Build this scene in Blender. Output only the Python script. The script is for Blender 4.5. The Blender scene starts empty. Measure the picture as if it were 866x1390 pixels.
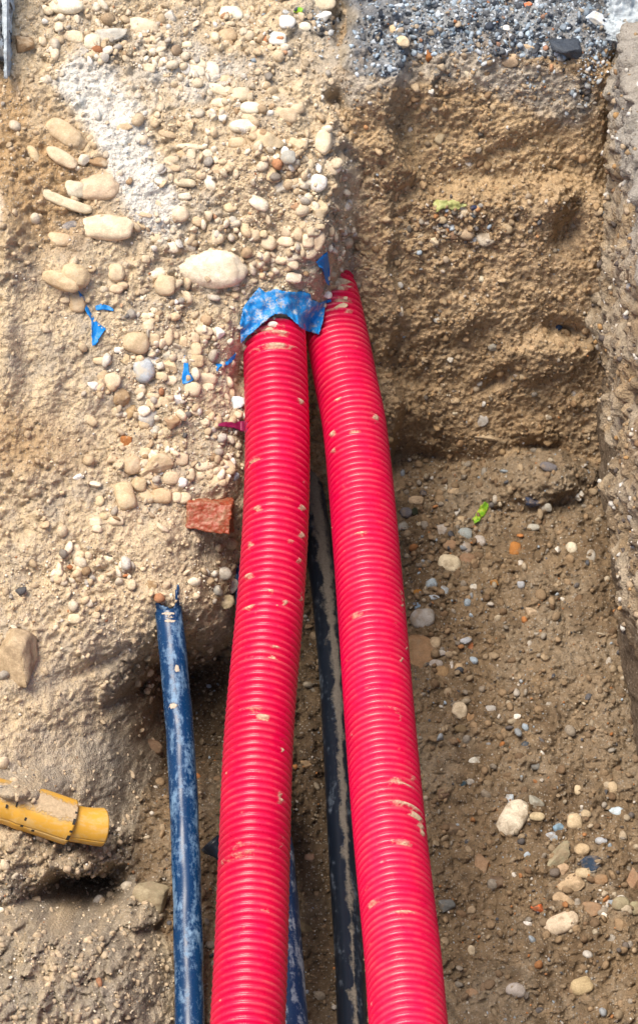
import bpy, math, random
import numpy as np
from mathutils import Vector, Matrix, Quaternion
from mathutils.bvhtree import BVHTree

random.seed(7); rng = np.random.default_rng(7)
scn = bpy.context.scene
COL = scn.collection

# ------------------------------------------------------------------ camera
FPX = 3970.0                       # focal length in photo pixels (866 wide)
PITCH = math.radians(45.0)
cS = math.cos(PITCH); sS = math.sin(PITCH)
T0 = np.array([0.0, 0.0, 0.30])    # point the camera looks at
DREF = 4.6
AX = np.array([1.0, 0, 0]); AV = np.array([0, cS, sS]); AN = np.array([0, -sS, cS])
CAM = T0 + AN * DREF
cd = bpy.data.cameras.new("camera"); cam = bpy.data.objects.new("camera", cd); COL.objects.link(cam)
cam.location = CAM; cam.rotation_euler = (math.pi / 2 - PITCH, 0, 0)
cd.sensor_fit = 'HORIZONTAL'; cd.sensor_width = 36.0; cd.lens = 36.0 * FPX / 866.0
cd.clip_start = 0.05; cd.clip_end = 5000
cd.dof.use_dof = True; cd.dof.focus_distance = 4.5; cd.dof.aperture_fstop = 15.0
scn.camera = cam

# ------------------------------------------------------------------ light
SUN_EL = math.radians(71); SUN_AZ = math.radians(242)    # azimuth clockwise from +Y
w = bpy.data.worlds.new("World"); scn.world = w; w.use_nodes = True
nt = w.node_tree; bg = nt.nodes['Background']
sky = nt.nodes.new('ShaderNodeTexSky'); sky.sky_type = 'NISHITA'; sky.sun_disc = False
sky.sun_elevation = SUN_EL; sky.sun_rotation = SUN_AZ
sky.air_density = 1.0; sky.dust_density = 3.0; sky.ozone_density = 1.0
nt.links.new(sky.outputs[0], bg.inputs[0]); bg.inputs[1].default_value = 0.055
sd = bpy.data.lights.new("sun", 'SUN'); sd.energy = 1.5; sd.angle = math.radians(32); sd.color = (1.0, 0.90, 0.75)
sun = bpy.data.objects.new("sun", sd); COL.objects.link(sun)
dirv = Vector((math.sin(SUN_AZ) * math.cos(SUN_EL), math.cos(SUN_AZ) * math.cos(SUN_EL), math.sin(SUN_EL)))
sun.rotation_euler = dirv.to_track_quat('Z', 'Y').to_euler(); sun.location = (-2, -3, 6)
scn.view_settings.view_transform = 'Standard'; scn.view_settings.look = 'None'
scn.view_settings.gamma = 1.0; scn.view_settings.use_curve_mapping = False
scn.view_settings.exposure = 1.70

# ------------------------------------------------------------------ helpers
def S(px, py, w=-0.15):
    """a photo position at height w off the reference slope -> slope coordinates (x, v)"""
    d = DREF - w
    return (px - 433.0) / FPX * d, (695.0 - py) / FPX * d
def P(px, py, w):
    x, v = S(px, py, w)
    return T0 + AX * x + AV * v + AN * w
def _hash(ix, iy, iz, seed):
    h = (ix.astype(np.int64) * 374761393 + iy.astype(np.int64) * 668265263 + iz.astype(np.int64) * 2147483647 + seed * 1442695041) & 0xffffffff
    h = ((h ^ (h >> 13)) * 1274126177) & 0xffffffff
    h = ((h ^ (h >> 16)) * 2246822519) & 0xffffffff
    return (h ^ (h >> 15)) & 0xffffffff
def vnoise(p, scale, seed=0):
    """gradient noise, p (...,3), about -1..1"""
    q = p / scale; i = np.floor(q); f = q - i; i = i.astype(np.int64)
    u = f * f * f * (f * (f * 6 - 15) + 10)
    out = 0
    for dx in (0, 1):
        wx = u[..., 0] if dx else 1 - u[..., 0]
        for dy in (0, 1):
            wy = u[..., 1] if dy else 1 - u[..., 1]
            for dz in (0, 1):
                wz = u[..., 2] if dz else 1 - u[..., 2]
                h = _hash(i[..., 0] + dx, i[..., 1] + dy, i[..., 2] + dz, seed)
                g = (h & 1023) / 511.5 - 1; g2 = ((h >> 10) & 1023) / 511.5 - 1; g3 = ((h >> 20) & 1023) / 511.5 - 1
                out = out + wx * wy * wz * (g * (f[..., 0] - dx) + g2 * (f[..., 1] - dy) + g3 * (f[..., 2] - dz))
    return out * 1.5
def clods(px_, pv_, scale, seed):
    """crumbly lumps: each cell a facet of its own height, creased between"""
    qx = px_ / scale; qv = pv_ / scale; ix = np.floor(qx).astype(np.int64); iv = np.floor(qv).astype(np.int64); z_ = np.zeros_like(ix)
    f1 = np.full(qx.shape, 9.0); f2 = np.full(qx.shape, 9.0); rr = np.zeros(qx.shape); tx = np.zeros(qx.shape)
    for dx in (-1, 0, 1):
        for dv in (-1, 0, 1):
            h = _hash(ix + dx, iv + dv, z_, seed); cx = ix + dx + (h & 1023) / 1023.0; cv = iv + dv + ((h >> 10) & 1023) / 1023.0
            d = np.hypot(qx - cx, qv - cv); near = d < f1
            f2 = np.where(near, f1, np.minimum(f2, d)); rr = np.where(near, ((h >> 20) & 1023) / 1023.0, rr)
            tx = np.where(near, (qx - cx) * (((h >> 5) & 255) / 127.5 - 1) + (qv - cv) * (((h >> 13) & 255) / 127.5 - 1), tx); f1 = np.minimum(f1, d)
    return (rr - .5) * .8 + tx * .9 + np.clip(f2 - f1, 0, .35) * 1.2 - .2
def smax(a, b, k):
    h = np.maximum(k - np.abs(a - b), 0) / k
    return np.maximum(a, b) + h * h * k * 0.25
def smin(a, b, k): return -smax(-a, -b, k)
def sstep(a, b, x):
    t = np.clip((x - a) / (b - a), 0, 1); return t * t * (3 - 2 * t)
def lerp(a, b, t): return a + (b - a) * t[..., None]

def mat(name): 
    m = bpy.data.materials.new(name); m.use_nodes = True
    n = m.node_tree; b = n.nodes['Principled BSDF']; return m, n, b
def N(n, typ, **kw):
    nd = n.nodes.new(typ)
    for k, v in kw.items():
        if k in nd.inputs: nd.inputs[k].default_value = v
        else: setattr(nd, k, v)
    return nd
def ramp(n, src, a, b, ca=(0, 0, 0, 1), cb=(1, 1, 1, 1)):
    r = n.nodes.new('ShaderNodeValToRGB'); e = r.color_ramp.elements
    e[0].position = a; e[1].position = b; e[0].color = ca; e[1].color = cb
    n.links.new(src, r.inputs[0]); return r.outputs[0]
def mixc(n, fac, a, b, mode='MIX'):
    m = n.nodes.new('ShaderNodeMix'); m.data_type = 'RGBA'; m.blend_type = mode
    for sock, val in ((m.inputs[0], fac), (m.inputs[6], a), (m.inputs[7], b)):
        if hasattr(val, 'is_output'): n.links.new(val, sock)
        else: sock.default_value = val
    return m.outputs[2]
def mathn(n, op, a, b=0.0):
    m = n.nodes.new('ShaderNodeMath'); m.operation = op
    for sock, val in ((m.inputs[0], a), (m.inputs[1], b)):
        if hasattr(val, 'is_output'): n.links.new(val, sock)
        else: sock.default_value = val
    return m.outputs[0]
def bump(n, b, h, strength, dist):
    bp = n.nodes.new('ShaderNodeBump'); bp.inputs['Strength'].default_value = strength; bp.inputs['Distance'].default_value = dist
    n.links.new(h, bp.inputs['Height']); n.links.new(bp.outputs[0], b.inputs['Normal'])

# ------------------------------------------------------------------ materials
def soil_material(name, g1, g2, contrast, bstr):
    m, n, b = mat(name); L = n.links.new
    at = N(n, 'ShaderNodeAttribute', attribute_name='Col')
    tc = n.nodes.new('ShaderNodeTexCoord')
    no = N(n, 'ShaderNodeTexNoise', Scale=55.0, Detail=6.0, Roughness=0.65); L(tc.outputs['Object'], no.inputs['Vector'])
    fine = N(n, 'ShaderNodeTexNoise', Scale=420.0, Detail=4.0, Roughness=0.7); L(tc.outputs['Object'], fine.inputs['Vector'])
    vo = N(n, 'ShaderNodeTexVoronoi', Scale=260.0); L(tc.outputs['Object'], vo.inputs['Vector'])
    hs = n.nodes.new('ShaderNodeSeparateColor'); L(vo.outputs['Color'], hs.inputs[0])
    # individual sand grains: light and dark specks
    k = ramp(n, no.outputs[0], 0.3, 0.72, (1 - contrast, 1 - contrast, 1 - contrast, 1), (1 + contrast * .6,) * 3 + (1,))
    c = mixc(n, 1.0, at.outputs['Color'], k, 'MULTIPLY')
    f2 = ramp(n, fine.outputs[0], 0.3, 0.7, (.72, .70, .68, 1), (1.25, 1.25, 1.25, 1))
    c = mixc(n, 1.0, c, f2, 'MULTIPLY')
    spk = mathn(n, 'MULTIPLY', ramp(n, hs.outputs[0], 0.78, 0.85), ramp(n, vo.outputs['Distance'], 0.25, 0.5, (1, 1, 1, 1), (0, 0, 0, 1)))
    c = mixc(n, mathn(n, 'MULTIPLY', spk, 0.55), c, g1)
    spd = mathn(n, 'MULTIPLY', ramp(n, hs.outputs[1], 0.86, 0.9), ramp(n, vo.outputs['Distance'], 0.25, 0.5, (1, 1, 1, 1), (0, 0, 0, 1)))
    c = mixc(n, mathn(n, 'MULTIPLY', spd, 0.6), c, g2)
    L(c, b.inputs['Base Color']); b.inputs['Roughness'].default_value = 0.95; b.inputs['Specular IOR Level'].default_value = 0.15
    h = mathn(n, 'ADD', fine.outputs[0], mathn(n, 'MULTIPLY', vo.outputs['Distance'], -0.7))
    h = mathn(n, 'ADD', h, mathn(n, 'MULTIPLY', no.outputs[0], 1.2))
    bump(n, b, h, bstr, 0.004); return m
M = {}
M['bank'] = soil_material('sandy_soil', (.62, .57, .48, 1), (.16, .14, .12, 1), 0.18, 0.85)
M['wall'] = soil_material('brown_clay_soil', (.48, .42, .33, 1), (.09, .06, .04, 1), 0.28, 0.8)
M['floor'] = soil_material('gravelly_soil', (.46, .43, .38, 1), (.07, .06, .055, 1), 0.28, 0.8)

def stone_material(name, dust):
    m, n, b = mat(name); L = n.links.new
    oi = n.nodes.new('ShaderNodeObjectInfo'); tc = n.nodes.new('ShaderNodeNewGeometry')
    ad = N(n, 'ShaderNodeVectorMath', operation='ADD'); L(tc.outputs['Position'], ad.inputs[0])
    cmb = N(n, 'ShaderNodeCombineXYZ'); L(mathn(n, 'MULTIPLY', oi.outputs['Random'], 37.0), cmb.inputs[0]); L(cmb.outputs[0], ad.inputs[1])
    a = N(n, 'ShaderNodeTexNoise', Scale=75.0, Detail=5.0, Roughness=0.6); L(ad.outputs[0], a.inputs['Vector'])
    f = N(n, 'ShaderNodeTexNoise', Scale=420.0, Detail=4.0, Roughness=0.7); L(ad.outputs[0], f.inputs['Vector'])
    k = ramp(n, a.outputs[0], 0.3, 0.7, (.74, .71, .67, 1), (1.16, 1.16, 1.16, 1))
    c = mixc(n, 1.0, oi.outputs['Color'], k, 'MULTIPLY')
    k2 = ramp(n, f.outputs[0], 0.32, 0.68, (.80, .78, .75, 1), (1.12, 1.12, 1.12, 1))
    c = mixc(n, 1.0, c, k2, 'MULTIPLY')
    # dry sand clinging to the surface in patches
    a2 = N(n, 'ShaderNodeTexNoise', Scale=48.0, Detail=6.0, Roughness=0.7); 
    ad2 = N(n, 'ShaderNodeVectorMath', operation='ADD'); L(ad.outputs[0], ad2.inputs[0]); ad2.inputs[1].default_value = (5, 9, 3)
    L(ad2.outputs[0], a2.inputs['Vector'])
    c = mixc(n, mathn(n, 'MULTIPLY', ramp(n, a2.outputs[0], 0.5, 0.62), 0.65), c, dust)
    L(c, b.inputs['Base Color']); b.inputs['Roughness'].default_value = 0.8; b.inputs['Specular IOR Level'].default_value = 0.25
    bump(n, b, mathn(n, 'ADD', f.outputs[0], mathn(n, 'MULTIPLY', a.outputs[0], 1.5)), 0.45, 0.003); return m
M['stone'] = stone_material('river_pebble', (.62, .51, .36, 1))
M['stone_floor'] = stone_material('muddy_pebble', (.27, .20, .13, 1))

m, n, b = mat('loose_gravel'); M['gravel'] = m
at = N(n, 'ShaderNodeAttribute', attribute_name='Col'); tc = n.nodes.new('ShaderNodeTexCoord')
fn = N(n, 'ShaderNodeTexNoise', Scale=300.0, Detail=4.0); n.links.new(tc.outputs['Object'], fn.inputs['Vector'])
n.links.new(mixc(n, 1.0, at.outputs['Color'], ramp(n, fn.outputs[0], .3, .7, (.72, .7, .68, 1), (1.15, 1.15, 1.15, 1)), 'MULTIPLY'), b.inputs['Base Color'])
b.inputs['Roughness'].default_value = 0.85; b.inputs['Specular IOR Level'].default_value = 0.2
bump(n, b, fn.outputs[0], 0.3, 0.002)

def pipe_material(name, base, rough, scuff, scuff_amt, mudcol, stretch, thr=(0.52, 0.66), spots=0.0, spec=.5, edge=(.5, .6), dust=0.0, ascale=14.0, mud_gain=1.22, mud_break=1.2):
    m, n, b = mat(name); L = n.links.new
    uv = N(n, 'ShaderNodeUVMap', uv_map='UVMap'); mp = N(n, 'ShaderNodeMapping'); L(uv.outputs[0], mp.inputs[0])
    mp.inputs['Scale'].default_value = (stretch, 1.0, 1.0)
    tc = n.nodes.new('ShaderNodeTexCoord')
    a = N(n, 'ShaderNodeTexNoise', Scale=ascale, Detail=9.0, Roughness=0.72, Distortion=0.4); L(mp.outputs[0], a.inputs['Vector'])
    fine = N(n, 'ShaderNodeTexNoise', Scale=230.0, Detail=4.0, Roughness=0.7); L(tc.outputs['Object'], fine.inputs['Vector'])
    big = N(n, 'ShaderNodeTexNoise', Scale=9.0, Detail=3.0); L(tc.outputs['Object'], big.inputs['Vector'])
    c = mixc(n, 1.0, base, ramp(n, big.outputs[0], .3, .7, (.86, .86, .86, 1), (1.1, 1.1, 1.1, 1)), 'MULTIPLY')
    mf = N(n, 'ShaderNodeTexNoise', Scale=120.0, Detail=5.0, Roughness=0.75); L(tc.outputs['Object'], mf.inputs['Vector'])
    sc = mathn(n, 'MULTIPLY', ramp(n, mathn(n, 'ADD', a.outputs[0], mathn(n, 'MULTIPLY', mathn(n, 'SUBTRACT', mf.outputs[0], .5), .45)), thr[0], thr[1]), scuff_amt)
    c = mixc(n, sc, c, scuff)
    md = N(n, 'ShaderNodeAttribute', attribute_name='mud')
    # the mud breaks up along its edge
    e = mathn(n, 'ADD', mathn(n, 'MULTIPLY', md.outputs['Fac'], mud_gain), mathn(n, 'MULTIPLY', mathn(n, 'SUBTRACT', fine.outputs[0], 0.5), 0.9))
    e = mathn(n, 'ADD', e, mathn(n, 'MULTIPLY', mathn(n, 'SUBTRACT', a.outputs[0], 0.5), mud_break))
    mk = ramp(n, e, edge[0], edge[1])
    if spots:
        v = N(n, 'ShaderNodeTexVoronoi', Scale=95.0); L(tc.outputs['Object'], v.inputs['Vector'])
        s2 = n.nodes.new('ShaderNodeSeparateColor'); L(v.outputs['Color'], s2.inputs[0])
        sp = mathn(n, 'MULTIPLY', ramp(n, s2.outputs[0], 1 - spots, 1 - spots + .005), ramp(n, v.outputs['Distance'], 0.16, 0.26, (1, 1, 1, 1), (0, 0, 0, 1)))
        mk = mathn(n, 'MAXIMUM', mk, mathn(n, 'MULTIPLY', sp, .85))
    mc = mixc(n, 1.0, mudcol, ramp(n, fine.outputs[0], .3, .7, (.75, .74, .72, 1), (1.2, 1.2, 1.2, 1)), 'MULTIPLY')
    if dust:   # dry powder on the rib crests, also painting in their bright highlight
        sx = n.nodes.new('ShaderNodeSeparateXYZ'); L(uv.outputs[0], sx.inputs[0])
        gr = mathn(n, 'COSINE', mathn(n, 'MULTIPLY', sx.outputs[1], 2 * math.pi / .0128)); gr = ramp(n, gr, .1, .8, (.15, .15, .15, 1), (1, 1, 1, 1))
        pw = N(n, 'ShaderNodeTexNoise', Scale=22.0, Detail=7.0, Roughness=.75); L(tc.outputs['Object'], pw.inputs['Vector'])
        up = n.nodes.new('ShaderNodeNewGeometry'); sz = n.nodes.new('ShaderNodeSeparateXYZ'); L(up.outputs['Normal'], sz.inputs[0])
        dk_ = mathn(n, 'MULTIPLY', mathn(n, 'MULTIPLY', gr, ramp(n, pw.outputs[0], .42, .68)), dust)
        dk_ = mathn(n, 'MULTIPLY', dk_, ramp(n, sz.outputs[2], .1, .7)); c = mixc(n, dk_, c, mudcol)
    c = mixc(n, mk, c, mc)
    L(c, b.inputs['Base Color'])
    rg = mathn(n, 'ADD', mathn(n, 'MULTIPLY', mathn(n, 'MAXIMUM', mk, sc), 0.6), mathn(n, 'ADD', rough, mathn(n, 'MULTIPLY', mathn(n, 'SUBTRACT', fine.outputs[0], .5), .25)))
    L(rg, b.inputs['Roughness']); b.inputs['Specular IOR Level'].default_value = spec
    bump(n, b, mathn(n, 'ADD', mathn(n, 'MULTIPLY', mk, 1.0), mathn(n, 'MULTIPLY', fine.outputs[0], mathn(n, 'ADD', mathn(n, 'MULTIPLY', mk, 0.8), 0.05))), 0.6, 0.0015)
    return m
SAND = (.50, .40, .28, 1)
M['red'] = pipe_material('red_corrugated_plastic', (.66, .0012, .060, 1), .30, (.74, .42, .36, 1), 0.6, (.60, .46, .31, 1), 0.10, (.66, .74), spots=.006, spec=.65, edge=(.44, .90), dust=.16, ascale=80.0, mud_gain=1.3, mud_break=2.4)
M['blue'] = pipe_material('blue_plastic', (.003, .036, .115, 1), .25, (.22, .37, .56, 1), 0.8, (.50, .43, .35, 1), 0.45, (.49, .66))
M['black'] = pipe_material('black_plastic', (.008, .014, .026, 1), .35, (.22, .27, .34, 1), 0.5, (.20, .175, .145, 1), 0.5, (.54, .70), edge=(.42, .86))
M['streak'] = pipe_material('streaked_blue_plastic', (.010, .045, .14, 1), .35, (.45, .52, .60, 1), 0.85, (.46, .40, .33, 1), 0.5, (.50, .60))
M['yellow'] = pipe_material('yellow_plastic', (.66, .36, .045, 1), .5, (.62, .47, .23, 1), 0.7, (.50, .38, .24, 1), .6, (.46, .64), edge=(.45, .7))
def simple(name, col, rough=.6, spec=.4, nscale=60., var=.25, bs=.3, bd=.003):
    m, n, b = mat(name); tc = n.nodes.new('ShaderNodeTexCoord')
    a = N(n, 'ShaderNodeTexNoise', Scale=nscale, Detail=6.0, Roughness=.65); n.links.new(tc.outputs['Object'], a.inputs['Vector'])
    n.links.new(mixc(n, 1.0, col, ramp(n, a.outputs[0], .3, .7, (1 - var,) * 3 + (1,), (1 + var * .6,) * 3 + (1,)), 'MULTIPLY'), b.inputs['Base Color'])
    b.inputs['Roughness'].default_value = rough; b.inputs['Specular IOR Level'].default_value = spec
    bump(n, b, a.outputs[0], bs, bd); return m
M['ink'] = simple('black_print', (.03, .028, .025, 1), .7)
def film_material(name, base, dust, lo, hi, amt):
    m, n, b = mat(name); L = n.links.new; tc = n.nodes.new('ShaderNodeTexCoord')
    a = N(n, 'ShaderNodeTexNoise', Scale=70.0, Detail=6.0, Roughness=.7); L(tc.outputs['Object'], a.inputs['Vector'])
    f = N(n, 'ShaderNodeTexNoise', Scale=400.0, Detail=3.0); L(tc.outputs['Object'], f.inputs['Vector'])
    e = mathn(n, 'ADD', a.outputs[0], mathn(n, 'MULTIPLY', mathn(n, 'SUBTRACT', f.outputs[0], .5), .35))
    L(mixc(n, mathn(n, 'MULTIPLY', ramp(n, e, lo, hi), amt), base, dust), b.inputs['Base Color'])
    b.inputs['Roughness'].default_value = .45; bump(n, b, a.outputs[0], .4, .004); return m
M['film'] = film_material('blue_plastic_film', (.010, .225, .60, 1), (.46, .47, .46, 1), .50, .66, .85)
M['film_clean'] = film_material('clean_blue_film', (.004, .22, .66, 1), (.35, .40, .45, 1), .60, .75, .5)
M['purple'] = film_material('purple_plastic', (.22, .006, .06, 1), (.4, .3, .25, 1), .6, .75, .4)
M['brick'] = film_material('fired_brick', (.29, .050, .020, 1), (.34, .22, .13, 1), .44, .64, .7)
M['leaf'] = film_material('green_leaf', (.16, .42, .025, 1), (.42, .46, .04, 1), .45, .6, .9)
M['leaf_yellow'] = film_material('yellow_leaf', (.44, .45, .17, 1), (.28, .32, .10, 1), .45, .6, .8)
M['asphalt'] = film_material('asphalt', (.012, .015, .021, 1), (.26, .31, .38, 1), .50, .60, .7)
M['kerb'] = simple('pale_concrete', (.52, .58, .62, 1), .9, .2, 90., .45, .9, .006)
M['pale'] = simple('white_paper', (.75, .75, .74, 1), .7)

# ------------------------------------------------------------------ terrain
Z0 = -0.10; ZG = 0.72
GX = np.concatenate([-0.60 - 2.4 * np.linspace(1, 0, 34)[:-1] ** 2.2, np.arange(-0.60, 0.60, 0.0021), 0.60 + 2.4 * np.linspace(0, 1, 34) ** 2.2])
GV = np.concatenate([-0.82 - 1.6 * np.linspace(1, 0, 34)[:-1] ** 1.8, np.arange(-0.82, 0.90, 0.0021), 0.90 + 1.4 * np.linspace(0, 1, 30) ** 2.0])
X, V = np.meshgrid(GX, GV)
P2 = np.stack([X, V, np.zeros_like(X)], -1)
bank_pts = [
 (-350,-250,-.22),(-350,300,-.0),(-350,700,.10),(-350,1000,.2),(-350,1390,.55),
 (0,-150,-.20),(0,0,-.15),(0,150,-.08),(0,350,-.05),(0,560,-.03),(0,700,-.02),(0,850,.03),(0,1000,.08),(0,1100,.12),(0,1170,.18),(0,1230,.2),(0,1300,.36),(0,1390,.46),
 (150,-150,-.26),(150,0,-.17),(150,150,-.12),(150,330,-.10),(150,500,-.09),(150,650,-.09),(150,780,-.05),(150,850,-.03),(150,930,-.06),(150,1050,-.03),(150,1150,.03),(150,1180,.06),(150,1300,.27),(150,1390,.37),
 (215,1300,.17),(215,1230,.02),(190,1120,-.08),
 (300,-150,-.33),(300,0,-.22),(300,150,-.15),(300,330,-.13),(300,420,-.15),(300,560,-.15),(330,480,-.165),(335,560,-.15),(335,650,-.14),(300,700,-.145),(330,700,-.15),(300,800,-.14),(300,860,-.22),(300,950,-.40),(300,1100,-.36),(300,1250,-.2),(300,1390,.05),
 (230,800,-.07),(230,850,-.09),(230,920,-.2),(230,1000,-.29),(240,1100,-.2),(240,1180,-.09),(250,1290,.06),(240,1390,.2),
 (420,-100,-.35),(420,0,-.25),(420,150,-.17),(420,300,-.16),(430,380,-.19),(385,425,-.205),
 (380,520,-.28),(380,650,-.38),(380,800,-.45),(380,1000,-.45),(400,1390,-.2),(520,200,-.2),(520,600,-.5),(700,300,-.3),(700,1200,-.3)]
bp = np.array([[*S(a, b_, c_), c_] for a, b_, c_ in bank_pts])
def rbf_fit(pts, lam=1e-4):
    d = np.linalg.norm(pts[:, None, :2] - pts[None, :, :2], axis=-1)
    K = d + 0.0; n_ = len(pts); A = np.zeros((n_ + 3, n_ + 3)); A[:n_, :n_] = K - lam * np.eye(n_)
    A[:n_, n_] = 1; A[:n_, n_ + 1:] = pts[:, :2]; A[n_:, :n_] = A[:n_, n_:].T
    return np.linalg.solve(A, np.concatenate([pts[:, 2], [0, 0, 0]]))
coef = rbf_fit(bp)
def rbf(X, V):
    out = coef[len(bp)] + coef[len(bp) + 1] * X + coef[len(bp) + 2] * V
    for k in range(len(bp)): out = out + coef[k] * np.sqrt((X - bp[k, 0]) ** 2 + (V - bp[k, 1]) ** 2 + 4e-4)
    return out
def plane_z(z): return (z - 0.30) / cS - V
def plane_y(y0, t, zf=0.0): return (V * cS * (1 - t) - y0 - t * (.3 - zf)) / (cS * (1 + t))
def ledge(zl, mm, yl): return (zl - .3 - mm * yl + V * cS * (mm - 1)) / (cS * (1 + mm))
n1 = vnoise(P2, .22, 1); n2 = vnoise(P2, .075, 2); n3 = vnoise(P2, .03, 3)
def blob(px, py, rx, ry, ang=0, w0=-.15, p=1.0):
    cx, cv = S(px, py, w0); k = (DREF - w0) / FPX; a = math.radians(ang)
    dx = X - cx; dv = -(V - cv)
    wob_ = .22 * min(rx, ry) * k
    dx = dx + wob_ * (n2 + n3 * .6); dv = dv + wob_ * (n3 - n2 * .7)
    u = (dx * math.cos(a) + dv * math.sin(a)) / (rx * k); q = (-dx * math.sin(a) + dv * math.cos(a)) / (ry * k)
    return np.exp(-(u * u + q * q) ** p)
def seg(pts, width, w0=-.15):
    d = np.full_like(X, 9.0)
    q = [S(a, b_, w0) for a, b_ in pts]
    for (ax, av), (bx, bv) in zip(q[:-1], q[1:]):
        ex, ev = bx - ax, bv - av; t = np.clip(((X - ax) * ex + (V - av) * ev) / (ex * ex + ev * ev), 0, 1)
        d = np.minimum(d, np.hypot(X - ax - t * ex, V - av - t * ev))
    return np.exp(-(d / (width * 4.75 / FPX)) ** 2)
# trench floor, rising to a ramp behind the camera
wf = plane_z(Z0) + .02 * n1 + .012 * n2 - .15 * blob(255, 985, 72, 88, -15, -.25, 1.8) - .16 * blob(108, 1214, 56, 27, 10, .05, 1.4) - .06 * blob(425, 1050, 50, 220, 0, -.2, 1.5)
wf = wf + .10 * blob(740, 640, 80, 42, 0, -.5, 1.3) + .05 * blob(437, 640, 26, 60, 0, -.5) + .016 * vnoise(P2, .05, 7) + .03 * blob(690, 1000, 120, 160, 0, -.2) + .03 * blob(590, 760, 50, 120, 0, -.4) - .03 * blob(470, 1150, 60, 200, 0, -.2)
ramp_w = (Z0 - .3 - .75 * (V * cS + 1.9)) / (cS * (1 - .75)) * 0 - 9
yy = (V - wf) * cS
wf = wf + np.clip(-1.9 - yy, 0, 1.05) * 0.75 * 2.6
wf = np.minimum(wf, plane_z(ZG - .004))
# end wall with a ledge and the broken edge of the ground
wl = smin(plane_y(.515 + .014 * n1 + .009 * n2, .13), ledge(.455 + .02 * n2, .35, .573), .03)
wu = plane_y(.520 + .018 * n1 + .010 * n2, .22)
leftfill = 1 - sstep(.115, .155, X + .03 * n2)
wu = wu + .07 * leftfill
gplane = plane_z(ZG + .012 * n2 + .008 * n3)
ww = smax(np.minimum(wl, gplane), wu, .02)
ww = smin(ww, gplane + .02 * n3, .12); ww = ww - .35 * (1 - sstep(-.06, .07, X + .03 * n2)) * sstep(.3, .5, V)
dents = [(785,440,42,13,12,.05,.55),(690,505,26,9,-28,.035,.6),(590,618,60,16,6,.05,.6),(760,612,45,14,18,.05,.6),(560,505,26,10,10,.02,.6),(700,200,46,9,-20,.018,.6),
         (845,88,26,12,0,.05,.6),(775,300,18,40,0,.04,.6),(640,420,60,26,-20,-.02,1),(740,480,60,30,-10,-.03,1),(560,560,30,20,0,-.015,1),(760,270,34,22,-40,-.05,1),(640,390,26,10,15,.02,.6),(830,210,16,60,0,.04,.7)]
for px, py, rx, ry, an, dp, p in dents: ww = ww - dp * blob(px, py, rx, ry, an, -.3, p + .4)
# side wall, close to plumb
vk = np.array([-3, -.8, -.47, -.313, .046, .3, .71, .9, 3]); xk = np.array([.60, .55, .513, .49, .480, .458, .447, .445, .44])
P3 = np.stack([X * 1.2, V, np.zeros_like(X)], -1)
xr = np.interp(V, vk, xk) - .004 + .010 * vnoise(P3, .22, 11) + .009 * vnoise(P3, .075, 12) + .0052 * vnoise(P3, .03, 13) + .0030 * vnoise(P3, .013, 14) + .0016 * vnoise(P3, .006, 15)
ws = plane_z(Z0) + (X - xr) * 5.0
ws = np.minimum(plane_z(Z0) - .02 + (X - np.interp(V, vk, xk) - .05) * 15.0, 9)
ws = smin(ws, gplane + .01, .05)
# sand bank
ek = [(475,-150),(452,20),(468,75),(450,130),(470,185),(463,235),(452,300),(447,335),(439,360),(434,385),(431,405),(425,428),(398,440),(362,452),(356,480),(356,560),(352,600),(345,700),(336,790),(326,850),(330,1000),(330,1390),(330,1600)]
ev_ = np.array([S(a, b_, -.19) for a, b_ in ek]); o = np.argsort(ev_[:, 1])
xe = np.interp(V, ev_[o, 1], ev_[o, 0]) + (.016 * n3 + .014 * n2) * (.15 + .85 * sstep(.42, .5, V))
wb = rbf(np.clip(X, -1.0, .5), np.clip(V, -1.1, 1.0)) + .014 * n1 + .010 * n2
far = np.clip(-0.62 - X, 0, 3); wb = wb + far * 1.6
wb = np.where(V > 1.0, wb - (V - 1.0), wb)
wb = wb - (3.2 - 1.9 * sstep(.42, .50, V)) * np.maximum(0, X - xe + .014 * sstep(.42, .5, V)) - .02 * sstep(-.012, .004, X - xe)
holes = [(108,1214,54,26,10,.26,1.4,.05),(62,1218,40,7,-4,.07,1.2,.1),(150,1200,24,22,-30,.08,1.2,.1),(200,925,60,10,-35,.05,.9,-.1),(330,510,18,34,0,.06,1.0,-.2),(262,940,40,50,0,.05,1,-.2),(130,905,46,9,-22,.03,1,-.05),(262,975,70,85,-15,.13,1.8,-.2),
         (195,1195,10,30,0,.05,1.2,.0),(235,1165,50,9,0,.05,1.2,.0),(205,1225,28,30,-5,-.05,2,.0),(230,1250,50,8,4,.05,1.2,.0)]
for px, py, rx, ry, an, dp, p, w0 in holes: wb = wb - dp * blob(px, py, rx, ry, an, w0, p)
for px, py, rx, ry, an, dp in [(240,815,50,25,10,.02),(290,850,40,30,0,.03),(60,640,80,70,0,.015),(100,370,60,40,30,.02),(360,210,60,40,0,.03),(48,1056,50,17,5,.10),(430,310,26,40,0,.03),(400,150,50,30,0,.015),(15,330,22,70,0,.05),(15,480,16,60,0,.03)]:
    wb = wb + dp * blob(px, py, rx, ry, an, -.1)
wb = np.minimum(wb, plane_z(ZG + .10 - .085 * sstep(-.22, .03, X) + .03 * n1))
stack = np.stack([wb, ww, ws, wf], 0); REG = stack.argmax(0)
W = smax(smax(wb, ww, .045), wf, .035); W = smax(W, ws, .02)
zw = .3 + (V + W) * cS
REG = np.where((zw > ZG - .035) & (REG != 0) & (V > .3), 4, REG); REG = np.where((np.abs(X) > .6) & (zw > ZG - .05), 4, REG); REG = np.where((REG == 2) & (W > gplane - .012), 4, REG)
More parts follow.
